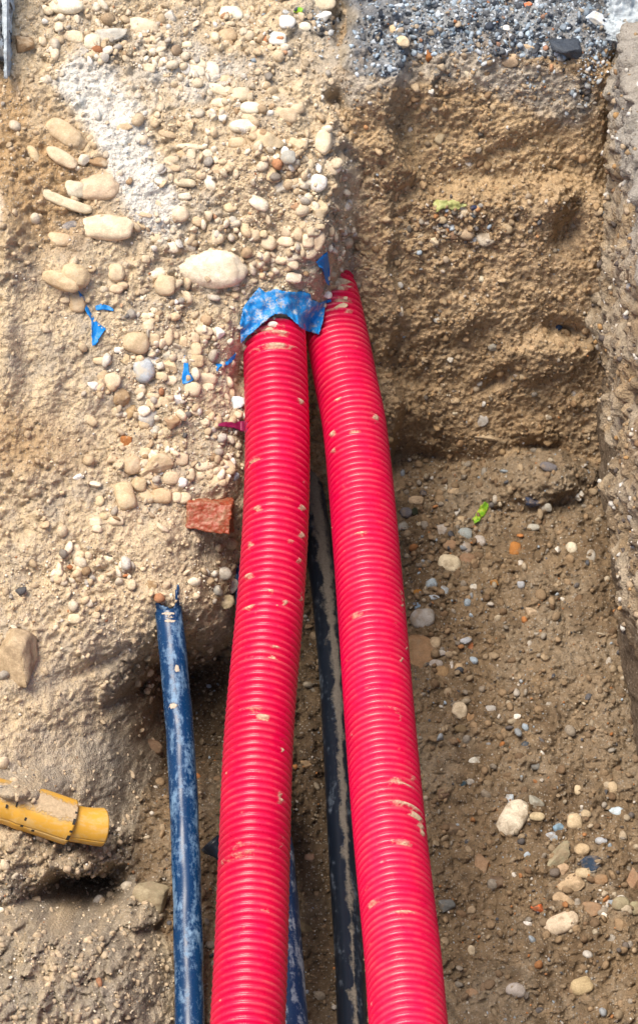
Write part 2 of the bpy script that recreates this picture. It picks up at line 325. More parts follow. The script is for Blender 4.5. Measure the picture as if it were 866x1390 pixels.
# roughness of the soil
B3 = T0 + X[..., None] * AX + V[..., None] * AV + W[..., None] * AN
fm = ((np.abs(X) < .62) & (V > -.84) & (V < .92)).astype(float)
m1 = vnoise(B3, .045, 21); m2 = vnoise(B3, .020, 22); m3 = vnoise(B3, .010, 23); m4 = vnoise(B3, .0055, 24); mm = vnoise(B3, .11, 25)
rough_wall = (REG == 1) | (REG == 4); rough_floor = REG == 3
rb = sstep(-.25, .35, mm)
smooth_sand = 1 - .9 * np.clip(blob(60, 520, 90, 130, 0, -.05, 1.3) + blob(90, 960, 110, 90, 0, .03, 1.3) + seg([(120,120),(215,290)], 22) * .7, 0, 1)
a1 = np.where(REG == 1, .008, np.where(rough_floor, .014, np.where(REG == 2, .0, .010)))
a2 = np.where(REG == 1, .004, np.where(rough_floor, .010, np.where(REG == 2, .002, (.0022 + .004 * rb) * smooth_sand)))
a3 = np.where(REG == 1, .0048, np.where(rough_floor, .0056, np.where(REG == 2, .002, (.0030 + .003 * rb) * (.5 + .5 * smooth_sand))))
a4 = np.where(REG == 2, .0015, np.where(rough_wall | rough_floor, .0052, .0034))
pitm = blob(270, 960, 70, 80, 0, -.2) + blob(150, 1160, 120, 40, 0, .05)
pitm = np.clip(pitm + .8 * blob(210, 920, 90, 45, -20, -.1), 0, 1); lowm = np.clip(blob(70, 1290, 200, 120, 0, .25, 1.6) + .7 * blob(60, 1180, 120, 40, 0, .12), 0, 1)
cl = lambda q: np.abs(q) * 1.6 - .35          # billowed: rounded clods with creases
dW = a1 * m1 + a2 * cl(m2) + a3 * m3 + a4 * m4 + pitm * (.010 * m1 + .004 * cl(m2) + .003 * m3 + .002 * m4) + lowm * (REG == 0) * (.008 * m1 + .003 * m3 + .003 * m4)
wx_ = X + .008 * n3 + .004 * m2; wv_ = V + .008 * m2 - .004 * n3
k1 = clods(wx_, wv_, .026, 201); k2 = clods(wx_, wv_, .0115, 202)
k0 = clods(wx_ + .01 * n2, wv_ + .01 * n3, .062, 204)
scr = vnoise(np.stack([X + .02 * n1, V * .10, 0 * X], -1), .013, 205)
cl_w = (REG == 1) * sstep(-.3, .4, vnoise(P2, .12, 206) + .2 * n3) 
dW = dW + cl_w * (.009 * k0 + .0075 * k1 + .0040 * k2) + (REG == 1) * (1 - cl_w) * .0030 * scr + (REG == 1) * .0015 * k2
dW = dW + np.clip(pitm + lowm, 0, 1) * (REG == 0) * (.020 * k0 + .013 * k1 + .0055 * k2) + (REG == 3) * (.0035 * k1 + .0018 * k2) + (REG == 0) * ((.0030 + .002 * rb) * k2 + rb * smooth_sand * (.004 * k1 + .006 * k0))
W = W + dW * (fm * .9 + .1)
B3 = T0 + X[..., None] * AX + V[..., None] * AV + W[..., None] * AN

# soil colours: the earth's own tones, plus shade painted into the hollows
c = lambda *a: np.array(a, float)
q1 = vnoise(P2, .16, 31); q2 = vnoise(P2, .05, 32); q3 = vnoise(P2, .017, 33)
nz = q1 * .6 + q2 * .5 + q3 * .35
C = np.zeros(X.shape + (3,)) 
sandA, sandB, sandW, sandG = c(.68, .545, .37), c(.50, .34, .185), c(.86, .83, .77), c(.57, .48, .365)
bankc = lerp(sandA + 0 * C, sandG, sstep(-.2, .5, nz + .0))
bankc = lerp(bankc, sandB, sstep(-.1, .8, blob(60, 250, 90, 110) * 1.2 + blob(120, 620, 60, 40) * .4 + blob(360, 210, 70, 50) * .7 + blob(30, 600, 60, 70) * .8 + blob(15, 150, 20, 60) + nz * .5 - .25))
bankc = lerp(bankc, sandW, np.clip(sstep(.25, .8, seg([(110,110),(150,165),(185,230),(215,290)], 34) * 1.3 + .5 * blob(250, 100, 110, 60) + .35 * seg([(20,90),(40,200)], 10) + nz * .35) + sstep(.3, .9, .8 * blob(8, 300, 12, 50) + .3 * nz), 0, 1) * .85)
grey = np.clip(blob(200, 1080, 150, 110, 0, 0.) + blob(60, 1280, 200, 110, 0, .2, 1.5) + blob(290, 740, 60, 60) * .8 + blob(290, 590, 40, 50) * .7 + blob(330, 360, 60, 40) * .4, 0, 1)
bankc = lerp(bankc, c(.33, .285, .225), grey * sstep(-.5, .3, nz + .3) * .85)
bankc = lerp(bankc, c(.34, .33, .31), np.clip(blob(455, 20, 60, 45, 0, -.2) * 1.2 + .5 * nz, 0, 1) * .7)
dirt_shade = np.clip(blob(270, 960, 70, 90, 0, -.2, 1.3) + blob(190, 940, 50, 26, -30, -.1) * .6 + blob(112, 1212, 46, 24, 8, .1, 1.5) + blob(130, 1150, 110, 22, 5, .05) * .5, 0, 1)
bankc = lerp(bankc, c(.165, .115, .070), dirt_shade * .9)  # dark soil plus painted shade under the rim and in the hole
wallc = lerp(c(.54, .395, .245) + 0 * C, c(.45, .32, .190), sstep(-.3, .5, nz))
wallc = lerp(wallc, c(.50, .385, .255), sstep(.1, .6, vnoise(P2, .09, 41) + .5 * q3) * .7)
wallc = lerp(wallc, c(.52, .375, .215), np.clip(blob(640, 200, 170, 80, 0, -.2, 1.4) * 1.1 + blob(560, 330, 70, 60, 0, -.3) * .7, 0, 1) * .7)
wallc = lerp(wallc, c(.47, .43, .37), sstep(.35, .9, seg([(480,110),(560,80),(640,75),(720,110),(790,130)], 34, -.15) + .45 * nz + .2 * blob(760, 280, 60, 30)) * .8)
wallc = lerp(wallc, c(.150, .095, .052), np.clip(blob(590, 600, 90, 40, 0, -.45, 1.3) + blob(760, 600, 60, 26, 15, -.4), 0, 1) * .6)  # shade of the recessed wall foot painted into the colour
wallc = lerp(wallc, c(.40, .37, .33), np.clip(seg([(462,260),(470,330),(480,420)], 13, -.3), 0, 1) * .7)
sidec = lerp(c(.44, .35, .25) + 0 * C, c(.58, .52, .43), sstep(-.3, .4, vnoise(P3, .06, 51) + .4 * vnoise(P2, .02, 52)))
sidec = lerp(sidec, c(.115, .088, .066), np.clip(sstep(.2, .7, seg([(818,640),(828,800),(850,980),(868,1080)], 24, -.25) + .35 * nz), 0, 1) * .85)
floorc = lerp(c(.250, .178, .108) + 0 * C, c(.300, .236, .165), sstep(-.3, .5, nz))
floorc = lerp(floorc, c(.155, .105, .062), sstep(-.1, .5, vnoise(P2, .11, 61) + .4 * vnoise(P2, .04, 63) + .5 * q3) * .85)
floorc = lerp(floorc, c(.30, .235, .165), np.clip(blob(735, 650, 80, 60, 0, -.5) + blob(800, 930, 50, 130, 0, -.3) * .6, 0, 1) * .7)
floorc = lerp(floorc, c(.095, .065, .040), np.clip(blob(440, 1100, 70, 260, 0, -.2, 1.4) + blob(262, 985, 80, 105, -15, -.25, 1.5) + blob(108, 1214, 62, 32, 10, .05, 1.5), 0, 1) * .85)  # dark pit soil, with shade of hollows and conduit gap painted in
groundc = lerp(c(.20, .21, .225) + 0 * C, c(.38, .40, .415), sstep(-.3, .4, nz))
groundc = lerp(groundc, c(.48, .40, .29), sstep(-.10, .01, -X + .06 * nz + .05 * q2))
allc = np.stack([bankc, wallc, sidec, floorc, groundc], 0)
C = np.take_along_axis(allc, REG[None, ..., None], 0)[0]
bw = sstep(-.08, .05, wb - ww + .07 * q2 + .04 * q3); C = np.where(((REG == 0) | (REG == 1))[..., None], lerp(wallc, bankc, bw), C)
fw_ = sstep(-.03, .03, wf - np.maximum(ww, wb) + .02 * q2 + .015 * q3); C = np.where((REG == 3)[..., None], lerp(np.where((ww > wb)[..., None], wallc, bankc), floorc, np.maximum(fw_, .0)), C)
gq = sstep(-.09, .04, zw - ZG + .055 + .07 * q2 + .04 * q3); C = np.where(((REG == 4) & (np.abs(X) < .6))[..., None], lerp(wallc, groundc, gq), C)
C = C * (1 + .10 * m2 + .16 * m3 + .12 * m4)[..., None]
C = np.clip(C, .012, .85)

def link(name, me, m=None, parent=None, smooth=True):
    o = bpy.data.objects.new(name, me); COL.objects.link(o)
    if m and not me.materials: me.materials.append(m)
    if parent: o.parent = parent
    if smooth and len(me.polygons): me.polygons.foreach_set('use_smooth', np.ones(len(me.polygons), bool))
    return o
def tag(o, label=None, cat=None, group=None, kind=None):
    for k, v in (('label', label), ('category', cat), ('group', group), ('kind', kind)):
        if v: o[k] = v
    return o
def np_mesh(name, verts, faces, col=None, flt=None, uv=None):
    me = bpy.data.meshes.new(name); k = faces.shape[1]
    me.vertices.add(len(verts)); me.vertices.foreach_set('co', np.ascontiguousarray(verts, np.float32).ravel())
    me.loops.add(faces.size); me.loops.foreach_set('vertex_index', np.ascontiguousarray(faces, np.int32).ravel())
    me.polygons.add(len(faces)); me.polygons.foreach_set('loop_start', np.arange(0, faces.size, k, dtype=np.int32))
    me.update(calc_edges=True)
    if col is not None:
        a = me.attributes.new('Col', 'FLOAT_COLOR', 'POINT')
        a.data.foreach_set('color', np.concatenate([col, np.ones((len(col), 1))], 1).astype(np.float32).ravel())
    if flt is not None:
        a = me.attributes.new('mud', 'FLOAT', 'POINT'); a.data.foreach_set('value', flt.astype(np.float32))
    if uv is not None:
        l = me.uv_layers.new(name='UVMap'); l.data.foreach_set('uv', uv[faces.ravel()].astype(np.float32).ravel())
    return me
ny, nx = X.shape
idx = np.arange(ny * nx).reshape(ny, nx)
quads = np.stack([idx[:-1, :-1], idx[:-1, 1:], idx[1:, 1:], idx[1:, :-1]], -1).reshape(-1, 4)
qreg = REG[:-1, :-1].ravel(); allv = B3.reshape(-1, 3); allcol = C.reshape(-1, 3)
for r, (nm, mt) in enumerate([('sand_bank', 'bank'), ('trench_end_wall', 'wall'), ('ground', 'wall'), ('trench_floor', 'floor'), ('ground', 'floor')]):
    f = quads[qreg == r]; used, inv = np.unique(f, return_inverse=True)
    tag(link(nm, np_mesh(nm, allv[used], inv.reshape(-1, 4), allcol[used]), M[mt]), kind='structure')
# the side wall, a near plumb cut face with its top lip
yg = np.concatenate([-3.4 + 2.65 * np.linspace(0, 1, 40)[:-1] ** .7, np.arange(-.75, .80, .0042)])
tg = np.concatenate([np.arange(-.30, .73, .0042), .73 + .35 * np.linspace(0, 1, 24)[1:] ** 1.5])
YG, TG = np.meshgrid(yg, tg); ZW = np.minimum(TG, .728); cap = np.maximum(TG - .728, 0)
XB = np.interp(YG, [-3.4, -.73, -.26, -.04, .2, .5, 1], [.61, .548, .514, .500, .499, .496, .492]) + .010 * (ZW + .1) / .82
Q3 = np.stack([XB, YG, ZW], -1); fine_y = sstep(-.9, -.7, YG)
s1 = vnoise(Q3, .17, 301); s2 = vnoise(Q3, .07, 302); s3 = vnoise(Q3, .03, 303); s4 = vnoise(Q3, .013, 304)
g1 = clods(YG + .02 * s3, ZW + .02 * s2, .085, 305); g2 = clods(YG + .01 * s3, ZW + .01 * s4, .034, 306); g3 = clods(YG, ZW + .004 * s4, .015, 307)
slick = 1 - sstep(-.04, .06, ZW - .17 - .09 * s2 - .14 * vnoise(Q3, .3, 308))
out = .012 * s1 + .010 * s2 + (.016 * g1 + .012 * g2 + .006 * g3 + .005 * s3) * (1 - .75 * slick) + .003 * s4
out = out + .014 * (1 - slick) - .022 * (1 - sstep(-.10, -.03, ZW - .03 * s2))
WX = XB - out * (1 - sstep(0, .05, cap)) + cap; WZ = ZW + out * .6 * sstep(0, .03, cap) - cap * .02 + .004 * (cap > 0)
wc = lerp(np.array([.32, .24, .155]) + np.zeros(YG.shape + (3,)), np.array([.42, .35, .26]), sstep(-.3, .4, s2 + .6 * s3))
wc = lerp(wc, np.array([.40, .29, .17]), sstep(.1, .5, vnoise(Q3, .1, 309) + .3 * s4) * .7)
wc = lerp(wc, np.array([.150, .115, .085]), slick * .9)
wc = lerp(wc, np.array([.36, .35, .33]), sstep(.60, .70, ZW + .05 * s2) * .7) * (1 + .14 * s4 + .10 * g3)[..., None]
ii = np.arange(YG.size).reshape(YG.shape); wq = np.stack([ii[:-1, :-1], ii[:-1, 1:], ii[1:, 1:], ii[1:, :-1]], -1).reshape(-1, 4)
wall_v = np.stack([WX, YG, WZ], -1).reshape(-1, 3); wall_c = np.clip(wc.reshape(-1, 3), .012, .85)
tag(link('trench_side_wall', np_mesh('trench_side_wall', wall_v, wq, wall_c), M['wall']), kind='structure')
# wide ground out to the horizon, round the modelled patch
ye = [(GV[0] - W[0].max()) * cS, (GV[-1] - W[-1].min()) * cS]
gv = []; gf = []
R_ = 2500.0; xi = 2.9; ya = ye[0] + .12; yb = ye[1] - .12
for x0, x1, y0, y1 in ((-R_, R_, yb, R_), (-R_, R_, -R_, ya), (-R_, -xi, ya, yb), (xi, R_, ya, yb)):
    k = len(gv); gv += [(x0, y0, ZG - .03), (x1, y0, ZG - .03), (x1, y1, ZG - .03), (x0, y1, ZG - .03)]; gf.append((k, k + 1, k + 2, k + 3))
tag(link('ground_plain', np_mesh('ground_plain', np.array(gv), np.array(gf), np.tile(c(.33, .28, .21), (len(gv), 1))), M['floor']), kind='structure')

# ------------------------------------------------------------------ finding the surface under a photo position
def surf_w(x, v):
    i = np.clip(np.searchsorted(GX, x) - 1, 0, nx - 2); j = np.clip(np.searchsorted(GV, v) - 1, 0, ny - 2)
    fx = (x - GX[i]) / (GX[i + 1] - GX[i]); fv = (v - GV[j]) / (GV[j + 1] - GV[j])
    return (W[j, i] * (1 - fx) + W[j, i + 1] * fx) * (1 - fv) + (W[j + 1, i] * (1 - fx) + W[j + 1, i + 1] * fx) * fv
DD = np.arange(3.7, 5.9, .0015)
def terrain_depth(px, py):
    x = (px - 433.0) / FPX * DD; v = (695.0 - py) / FPX * DD
    hit = surf_w(x, v) >= DREF - DD
    return DD[hit.argmax()] if hit.any() else 5.0
def normal_at(px, py, d, r=.012):
    x = (px - 433.0) / FPX * d; v = (695.0 - py) / FPX * d
    gx = (surf_w(x + r, v) - surf_w(x - r, v)) / (2 * r); gvv = (surf_w(x, v + r) - surf_w(x, v - r)) / (2 * r)
    nn = AN - AX * gx - AV * gvv; return nn / np.linalg.norm(nn)

# ------------------------------------------------------------------ pipes
def catmull(pts, n):
    p = np.array(pts, float); p = np.vstack([2 * p[0] - p[1], p, 2 * p[-1] - p[-2]]); out = []
    for i in range(1, len(p) - 2):
        t = np.linspace(0, 1, 40, endpoint=False)[:, None]
        out.append(.5 * (2 * p[i] + (p[i + 1] - p[i - 1]) * t + (2 * p[i - 1] - 5 * p[i] + 4 * p[i + 1] - p[i + 2]) * t ** 2 + (3 * p[i] - p[i - 1] - 3 * p[i + 1] + p[i + 2]) * t ** 3))
    q = np.vstack(out + [p[-2][None]]); L = np.concatenate([[0], np.cumsum(np.linalg.norm(np.diff(q, axis=0), axis=1))])
    for _ in range(2): q[1:-1] = q[1:-1] * .5 + (q[:-2] + q[2:]) * .25
    return q, L
def path_frames(pts, s):
    q, L = catmull(pts, 0)
    pos = np.stack([np.interp(s, L, q[:, k]) for k in range(3)], 1)
    e = .012; t = np.stack([np.interp(np.minimum(s + e, L[-1]), L, q[:, k]) - np.interp(np.maximum(s - e, 0), L, q[:, k]) for k in range(3)], 1)
    t /= np.linalg.norm(t, axis=1)[:, None]
    side = np.cross(t, [0, 0, 1.0]); side /= np.linalg.norm(side, axis=1)[:, None]; up = np.cross(side, t)
    return pos, t, side, up
def path_len(pts): return catmull(pts, 0)[1][-1]
BV = []; BF = []
def tube(name, pts, radius, m, nseg=96, ds=.004, mud=None, s0=0.0, s1=None, parent=None, wall=None, wob=0.0, block=True, cut=None):
    Lm = path_len(pts); s1 = Lm if s1 is None else s1
    s = np.arange(s0, s1 + ds * .5, ds); pos, t, side, up = path_frames(pts, s)
    th = np.linspace(0, 2 * math.pi, nseg + 1)
    r = np.broadcast_to(radius(s)[:, None] if callable(radius) else radius, (len(s), nseg + 1)).copy()
    if wob:
        wv = np.stack([np.cos(th)[None] * .05 + 0 * s[:, None], np.sin(th)[None] * .05 + 0 * s[:, None], s[:, None] + 0 * th[None]], -1)
        r = r + wob * vnoise(wv, .06, 71)
    v = pos[:, None] + r[..., None] * (np.cos(th)[None, :, None] * side[:, None] + np.sin(th)[None, :, None] * up[:, None])
    S2, T2 = np.meshgrid(s, th, indexing='ij')
    if cut:
        SS = S2 + cut(T2) * np.exp(-(S2 - s0) / .03); p_, t_, si_, u_ = path_frames(pts, SS.ravel())
        v = (p_ + r.reshape(-1, 1) * (np.cos(T2.reshape(-1, 1)) * si_ + np.sin(T2.reshape(-1, 1)) * u_)).reshape(v.shape)
    md = mud(S2, T2) if mud else np.zeros_like(S2)
    uv = np.stack([T2 / (2 * math.pi), S2], -1).reshape(-1, 2)
    k = nseg + 1; ii = np.arange(len(s) * k).reshape(len(s), k)
    f = np.stack([ii[:-1, :-1], ii[1:, :-1], ii[1:, 1:], ii[:-1, 1:]], -1).reshape(-1, 4)
    me = np_mesh(name, v.reshape(-1, 3), f, flt=md.ravel(), uv=uv)
    o = link(name, me, M[m], parent)
    if wall:
        so = o.modifiers.new('wall', 'SOLIDIFY'); so.thickness = wall; so.offset = -1
    if block:
        st = max(1, int(.006 / ds)); vv = v[::st, ::4]; kk = vv.shape[1]; b0 = sum(len(x) for x in BV)
        jj = np.arange(vv.shape[0] * kk).reshape(vv.shape[0], kk) + b0
        BV.append(vv.reshape(-1, 3)); BF.append(np.stack([jj[:-1, :-1], jj[1:, :-1], jj[1:, 1:], jj[:-1, 1:]], -1).reshape(-1, 4))
    return o
def s_at_y(path, py):
    q, L = catmull(path, 0); rel = q - CAM; dep = -(rel @ AN); return float(np.interp(py, 695 - rel @ AV / dep * FPX, L))
RP = .0525; PITCHR = .0128
def ribs(s):
    ph = (s / PITCHR) % 1.0
    prof = np.clip((np.cos(2 * math.pi * ph) + .62) / 1.45, 0, 1); prof = prof ** .6
    return RP - .0078 * (1 - prof)
def smear_list(lst, path):
    """photo positions of dried mud -> (s, theta, ds, dth, strength)"""
    q, L = catmull(path, 0); out = []
    for px, py, ls, lt, st in lst:
        d = np.array([(px - 433) / FPX, (695 - py) / FPX]); 
        rel = q - CAM; dep = -(rel @ AN); u = rel @ AX / dep; vv = rel @ AV / dep
        j = np.argmin(np.abs(vv - d[1])); off = (d[0] - u[j]) * dep[j] / RP     # right of the axis
        t = q[min(j + 1, len(q) - 1)] - q[max(j - 1, 0)]; t /= np.linalg.norm(t)
        sd_ = np.cross(t, [0, 0, 1.0]); sd_ /= np.linalg.norm(sd_); up = np.cross(sd_, t)
        cam_dir = AN - (AN @ t) * t; cam_dir /= np.linalg.norm(cam_dir)
        th_c = math.atan2(cam_dir @ up, cam_dir @ sd_)
        out.append((L[j], th_c + math.asin(max(-.95, min(.95, off))) * (1 if sd_[0] < 0 else -1), ls * .85, lt * 1.5, st))
    return out
def smear_fn(lst, path, extra=None):
    it = smear_list(lst, path)
    def f(S2, T2):
        o = np.zeros_like(S2)
        for s_, t_, ls, lt, st in it:
            dt = np.angle(np.exp(1j * (T2 - t_)))
            o = np.maximum(o, st * np.exp(-((S2 - s_) / ls) ** 2 - (dt / lt) ** 2))
        if extra is not None: o = np.maximum(o, extra(S2, T2))
        return o
    return f
Lw = lambda py: -.19 + .66 / 790 * (py - 500); Rw = lambda py: -.30 + .93 / 830 * (py - 460)
left_path = [P(352, 330, Lw(330) - .01), P(364, 390, Lw(390)), P(371, 440, Lw(440))] + [P(a, b_, Lw(b_)) for a, b_ in ((374, 500), (376.5, 600), (374.5, 700), (367, 820), (352, 990), (345.5, 1150), (341, 1290), (336, 1400))]
left_path.append(left_path[-1] * 2 - left_path[-2] + (left_path[-1] - left_path[-2]) * 2.2)
wt = lambda a, b_: DREF - terrain_depth(a, b_)
right_path = [P(398, 290, Rw(290) - .03), P(420, 336, Rw(336)), P(435, 370, Rw(370) + .012), P(447, 408, Rw(408) + .010)] + [P(a, b_, Rw(b_)) for a, b_ in ((458.5, 460), (470, 520), (484, 600), (502, 800), (517.5, 1000), (531, 1150), (546, 1290), (555, 1400))]
right_path.append(right_path[-1] * 2 - right_path[-2] + (right_path[-1] - right_path[-2]) * 2.2)
ls = [(372,445,.020,.6,1.1),(352,452,.01,.3,.6),(368,492,.010,.55,.62),(360,470,.01,.5,.62),(384,475,.008,.4,.6),(411,561,.006,.12,.9),(344,645,.008,.25,.75),(348,712,.007,.14,.8),(412,704,.006,.1,.95),(411,740,.009,.09,1),(407,775,.008,.08,.8),(394,757,.005,.12,.7),(372,903,.004,.16,.85),(370,915,.004,.14,.8),(387,839,.005,.06,.8),(366,828,.004,.08,.7),(337,845,.004,.2,.7),(356,1000,.004,.14,1.0),(345,990,.01,.3,.45),(384,1036,.004,.05,.9),(382,1098,.010,.09,.75),(384,1160,.009,.07,.6),(342,1170,.004,.1,.6),(320,1180,.02,.4,.42),(360,1260,.008,.2,.5),(337,760,.01,.1,.75),(334,800,.01,.12,.6),(410,820,.02,.06,.7)]
rs = [(447,406,.022,.7,1.05),(458,385,.014,.4,.8),(470,432,.008,.4,.72),(455,445,.006,.35,.66),(480,447,.006,.2,.6),(452,605,.010,.10,.9),(484,616,.004,.16,1.0),(453,627,.006,.08,.8),(514,590,.014,.10,.7),(462,565,.006,.1,.7),(485,860,.006,.2,.72),(548,830,.030,.05,.72),(555,885,.03,.05,.7),(538,858,.003,.08,.9),(548,918,.008,.05,.8),(492,750,.006,.1,.55),(545,1094,.008,.32,.85),(552,1120,.007,.45,.95),(568,1133,.010,.22,.95),(575,1148,.012,.10,.9),(563,1080,.012,.1,.55),(552,1180,.01,.2,.5),(505,1250,.01,.2,.5),(548,1275,.006,.3,.6),(530,990,.006,.3,.5),(545,1000,.012,.1,.55)]
def finish_pipe(o, label, cat): tag(o, label, cat)
pl = tube('corrugated_conduit', left_path, ribs, 'red', 68, PITCHR / 8, smear_fn(ls, left_path))
tag(pl, 'left red corrugated conduit coming out from under the blue sheet', 'pipe', 'red corrugated conduits')
pr = tube('corrugated_conduit', right_path, ribs, 'red', 68, PITCHR / 8, smear_fn(rs, right_path))
tag(pr, 'right red corrugated conduit, bending out of the bank beside the blue scrap', 'pipe', 'red corrugated conduits')

wt = lambda a, b_: DREF - terrain_depth(a, b_)
blue_path = [P(221, 770, wt(226, 806) - .030), P(225, 803, wt(226, 806) - .012), P(229, 832, wt(229, 826) - .004)] + [P(a, b_, -.080 + (b_ - 830) / 460 * .27) for a, b_ in ((236, 900), (243, 980), (248, 1060), (252, 1150), (254.5, 1230), (256, 1300), (258, 1400))]
blue_path.append(blue_path[-1] * 3 - blue_path[-2] * 2)
bs = [(229,832,.006,.5,.8),(231,848,.004,.4,.9),(230,840,.012,.6,.5),(248,915,.012,.16,.75),(229,965,.008,.3,.7)]
sb = s_at_y(blue_path, 806)
bcut = lambda T: .024 * np.exp(-(np.angle(np.exp(1j * (T - 1.75))) / .62) ** 2) + .010 * np.cos(T) + .0025 * np.sin(T * 7 + 1) + .0015 * np.sin(T * 17)
pb = tube('blue_pipe', blue_path, .0222, 'blue', 64, .004, smear_fn(bs, blue_path), sb, wob=.0012, wall=.0035, cut=bcut)
tag(pb, 'single smooth blue pipe with chalky scuffs left of the red conduits', 'pipe')
fw = lambda py, up: surf_floor(py) + up
def surf_floor(py):
    d = terrain_depth(450, py); return DREF - d
black_pts = [(418, 640), (427, 700), (437, 770), (446, 850), (453, 930), (460, 1050), (467, 1180), (474, 1290), (479, 1400)]
dk = np.polyfit([b_ for a, b_ in black_pts], [DREF - terrain_depth(a, b_) for a, b_ in black_pts], 1)
black_path = [P(a, b_, np.polyval(dk, b_) + .014) for a, b_ in black_pts]
black_path.insert(0, black_path[0] * 2 - black_path[1]); black_path.append(black_path[-1] * 3 - black_path[-2] * 2)
lenb = path_len(black_path)
def black_mud(S2, T2):
    qq, LL = catmull(black_path, 0); prog = S2 / LL[-1]
    q3_ = np.stack([S2, np.sin(T2) * .05, np.cos(T2) * .05], -1)
    edge = .48 + .35 * vnoise(q3_, .05, 91) + .35 * vnoise(q3_, .018, 92) + .2 * vnoise(q3_, .008, 93)
    wdt = np.clip(edge * (1.35 - .75 * sstep(.1, .45, prog)), .12, 3)
    top = math.radians(101); dt = np.angle(np.exp(1j * (T2 - top)))
    return .98 - .60 * np.abs(dt) / wdt - .22 * sstep(.50, .66, prog) + .45 * vnoise(q3_, .035, 94) * sstep(.35, .6, prog)
pk = tube('black_pipe', black_path, .0235, 'black', 64, .004, black_mud)
tag(pk, 'black pipe in the gap between the red conduits, dried mud along its top', 'pipe')
st_pts = [(333, 790), (336, 840), (345, 930), (358, 1030), (377, 1120), (385, 1180), (394, 1290), (402, 1400)]
st_w = [-.21, -.21, -.22, -.15, -.03, .06, .19, .30]
streak_path = [P(a, b_, w_) for (a, b_), w_ in zip(st_pts, st_w)]
streak_path.insert(0, streak_path[0] + np.array([-.02, .09, -.02])); streak_path.append(streak_path[-1] * 2 - streak_path[-2])
tag(tube('blue_pipe', streak_path, .0185, 'streak', 48, .004, None, wob=.001), 'thin streaked blue pipe mostly hidden beneath the left red conduit', 'pipe')
# dark stub under the left conduit
stub = [P(330, 1200, -.02), P(300, 1160, -.02), P(286, 1143, -.02)]
tag(tube('black_pipe', stub, .020, 'black', 40, .004, None, wall=.004), 'short black pipe stub poking out left of the left red conduit', 'pipe')

# yellow gas pipe with its narrower spigot
yp = [P(-130, 1050, .17), P(-40, 1077, .15), P(20, 1093, .135), P(60, 1105, .125), P(96, 1117, .115), P(120, 1122, .105), P(139, 1124, .095)]
Ly = path_len(yp); sl = lambda px: Ly * 0 + smear_list([(px, 1100, .01, .1, 1)], yp)[0][0]
def s_at_x(path, px):
    q, L = catmull(path, 0); rel = q - CAM; dep = -(rel @ AN); u = rel @ AX / dep * FPX + 433
    return float(np.interp(px, u, L))
sA = s_at_x(yp, 95); sC = s_at_x(yp, 18)
yr = bpy.data.objects.new('gas_pipe', None); COL.objects.link(yr); yr.location = Vector(P(60, 1105, .145)); yr.empty_display_size = .05
tag(yr, 'broken yellow pipe stub sticking out of the soil at the left edge', 'pipe')
def sub(o): 
    o.parent = yr; o.matrix_parent_inverse = Matrix.Translation(-Vector(yr.location)); return o
ymud = smear_fn([(60,1066,.03,.5,1.3),(85,1070,.02,.4,.9),(45,1080,.014,.6,.7),(20,1068,.02,.6,.85),(38,1073,.02,.5,1.0),(70,1090,.03,.25,.45)], yp)
ytop = lambda S2, T2: np.maximum(ymud(S2, T2), 1.15 - .95 * np.abs(np.angle(np.exp(1j * (T2 - 1.45)))) - .25)
sub(tube('pipe_body', yp, lambda s: .0335 + .0022 * sstep(sC - .004, sC + .012, s), 'yellow', 72, .0025, ytop, 0, sA, wall=.0045))
sub(tube('spigot', yp, lambda s: .0292 - .0007 * np.sin((s - sA) * 90), 'yellow', 72, .0025, None, sA - .02, Ly, wall=.0045, wob=.0012))
def patch(name, path, R, sa, sb, ta, tb, m='ink', nn=8):
    s = np.linspace(sa, sb, 4); pos, t, side, up = path_frames(path, s); th = np.linspace(ta, tb, nn)
    rr = R(s) if callable(R) else np.full(len(s), R)
    v = pos[:, None] + rr[:, None, None] * (np.cos(th)[None, :, None] * side[:, None] + np.sin(th)[None, :, None] * up[:, None])
    ii = np.arange(4 * nn).reshape(4, nn); f = np.stack([ii[:-1, :-1], ii[1:, :-1], ii[1:, 1:], ii[:-1, 1:]], -1).reshape(-1, 4)
    return link(name, np_mesh(name, v.reshape(-1, 3), f), M[m])
def ymark(px, py, ls_, lt_, R=.0359):
    s_, t_, *_ = smear_list([(px, py, 0, 0, 0)], yp)[0]
    s_ = s_at_x(yp, px)
    pos, t, side, up = path_frames(yp, np.array([s_])); 
    rel = pos[0] - CAM; dep = -(rel @ AN); vv = 695 - rel @ AV / dep * FPX
    cam_dir = AN - (AN @ t[0]) * t[0]; cam_dir /= np.linalg.norm(cam_dir)
    perp = np.cross(t[0], cam_dir); perp /= np.linalg.norm(perp)
    if perp @ AV < 0: perp = -perp
    off = np.clip((vv - py) * dep / FPX / R, -.97, .97)
    dvec = perp * off + cam_dir * math.sqrt(1 - off * off); t0 = math.atan2(dvec @ up[0], dvec @ side[0])
    return sub(patch('print_mark', yp, R, s_ - ls_, s_ + ls_, t0 - lt_, t0 + lt_))
for px, py, a_, b_ in ((6,1090,.0018,.08),(18,1084,.0012,.22),(35,1108,.0018,.08),(34,1119,.0024,.07),(50,1126,.0022,.08)):
    ymark(px, py, a_, b_)
for py, b_ in ((1098, .05), (1110, .13), (1124, .05), (1134, .14)): ymark(93.5, py, .0020, b_)

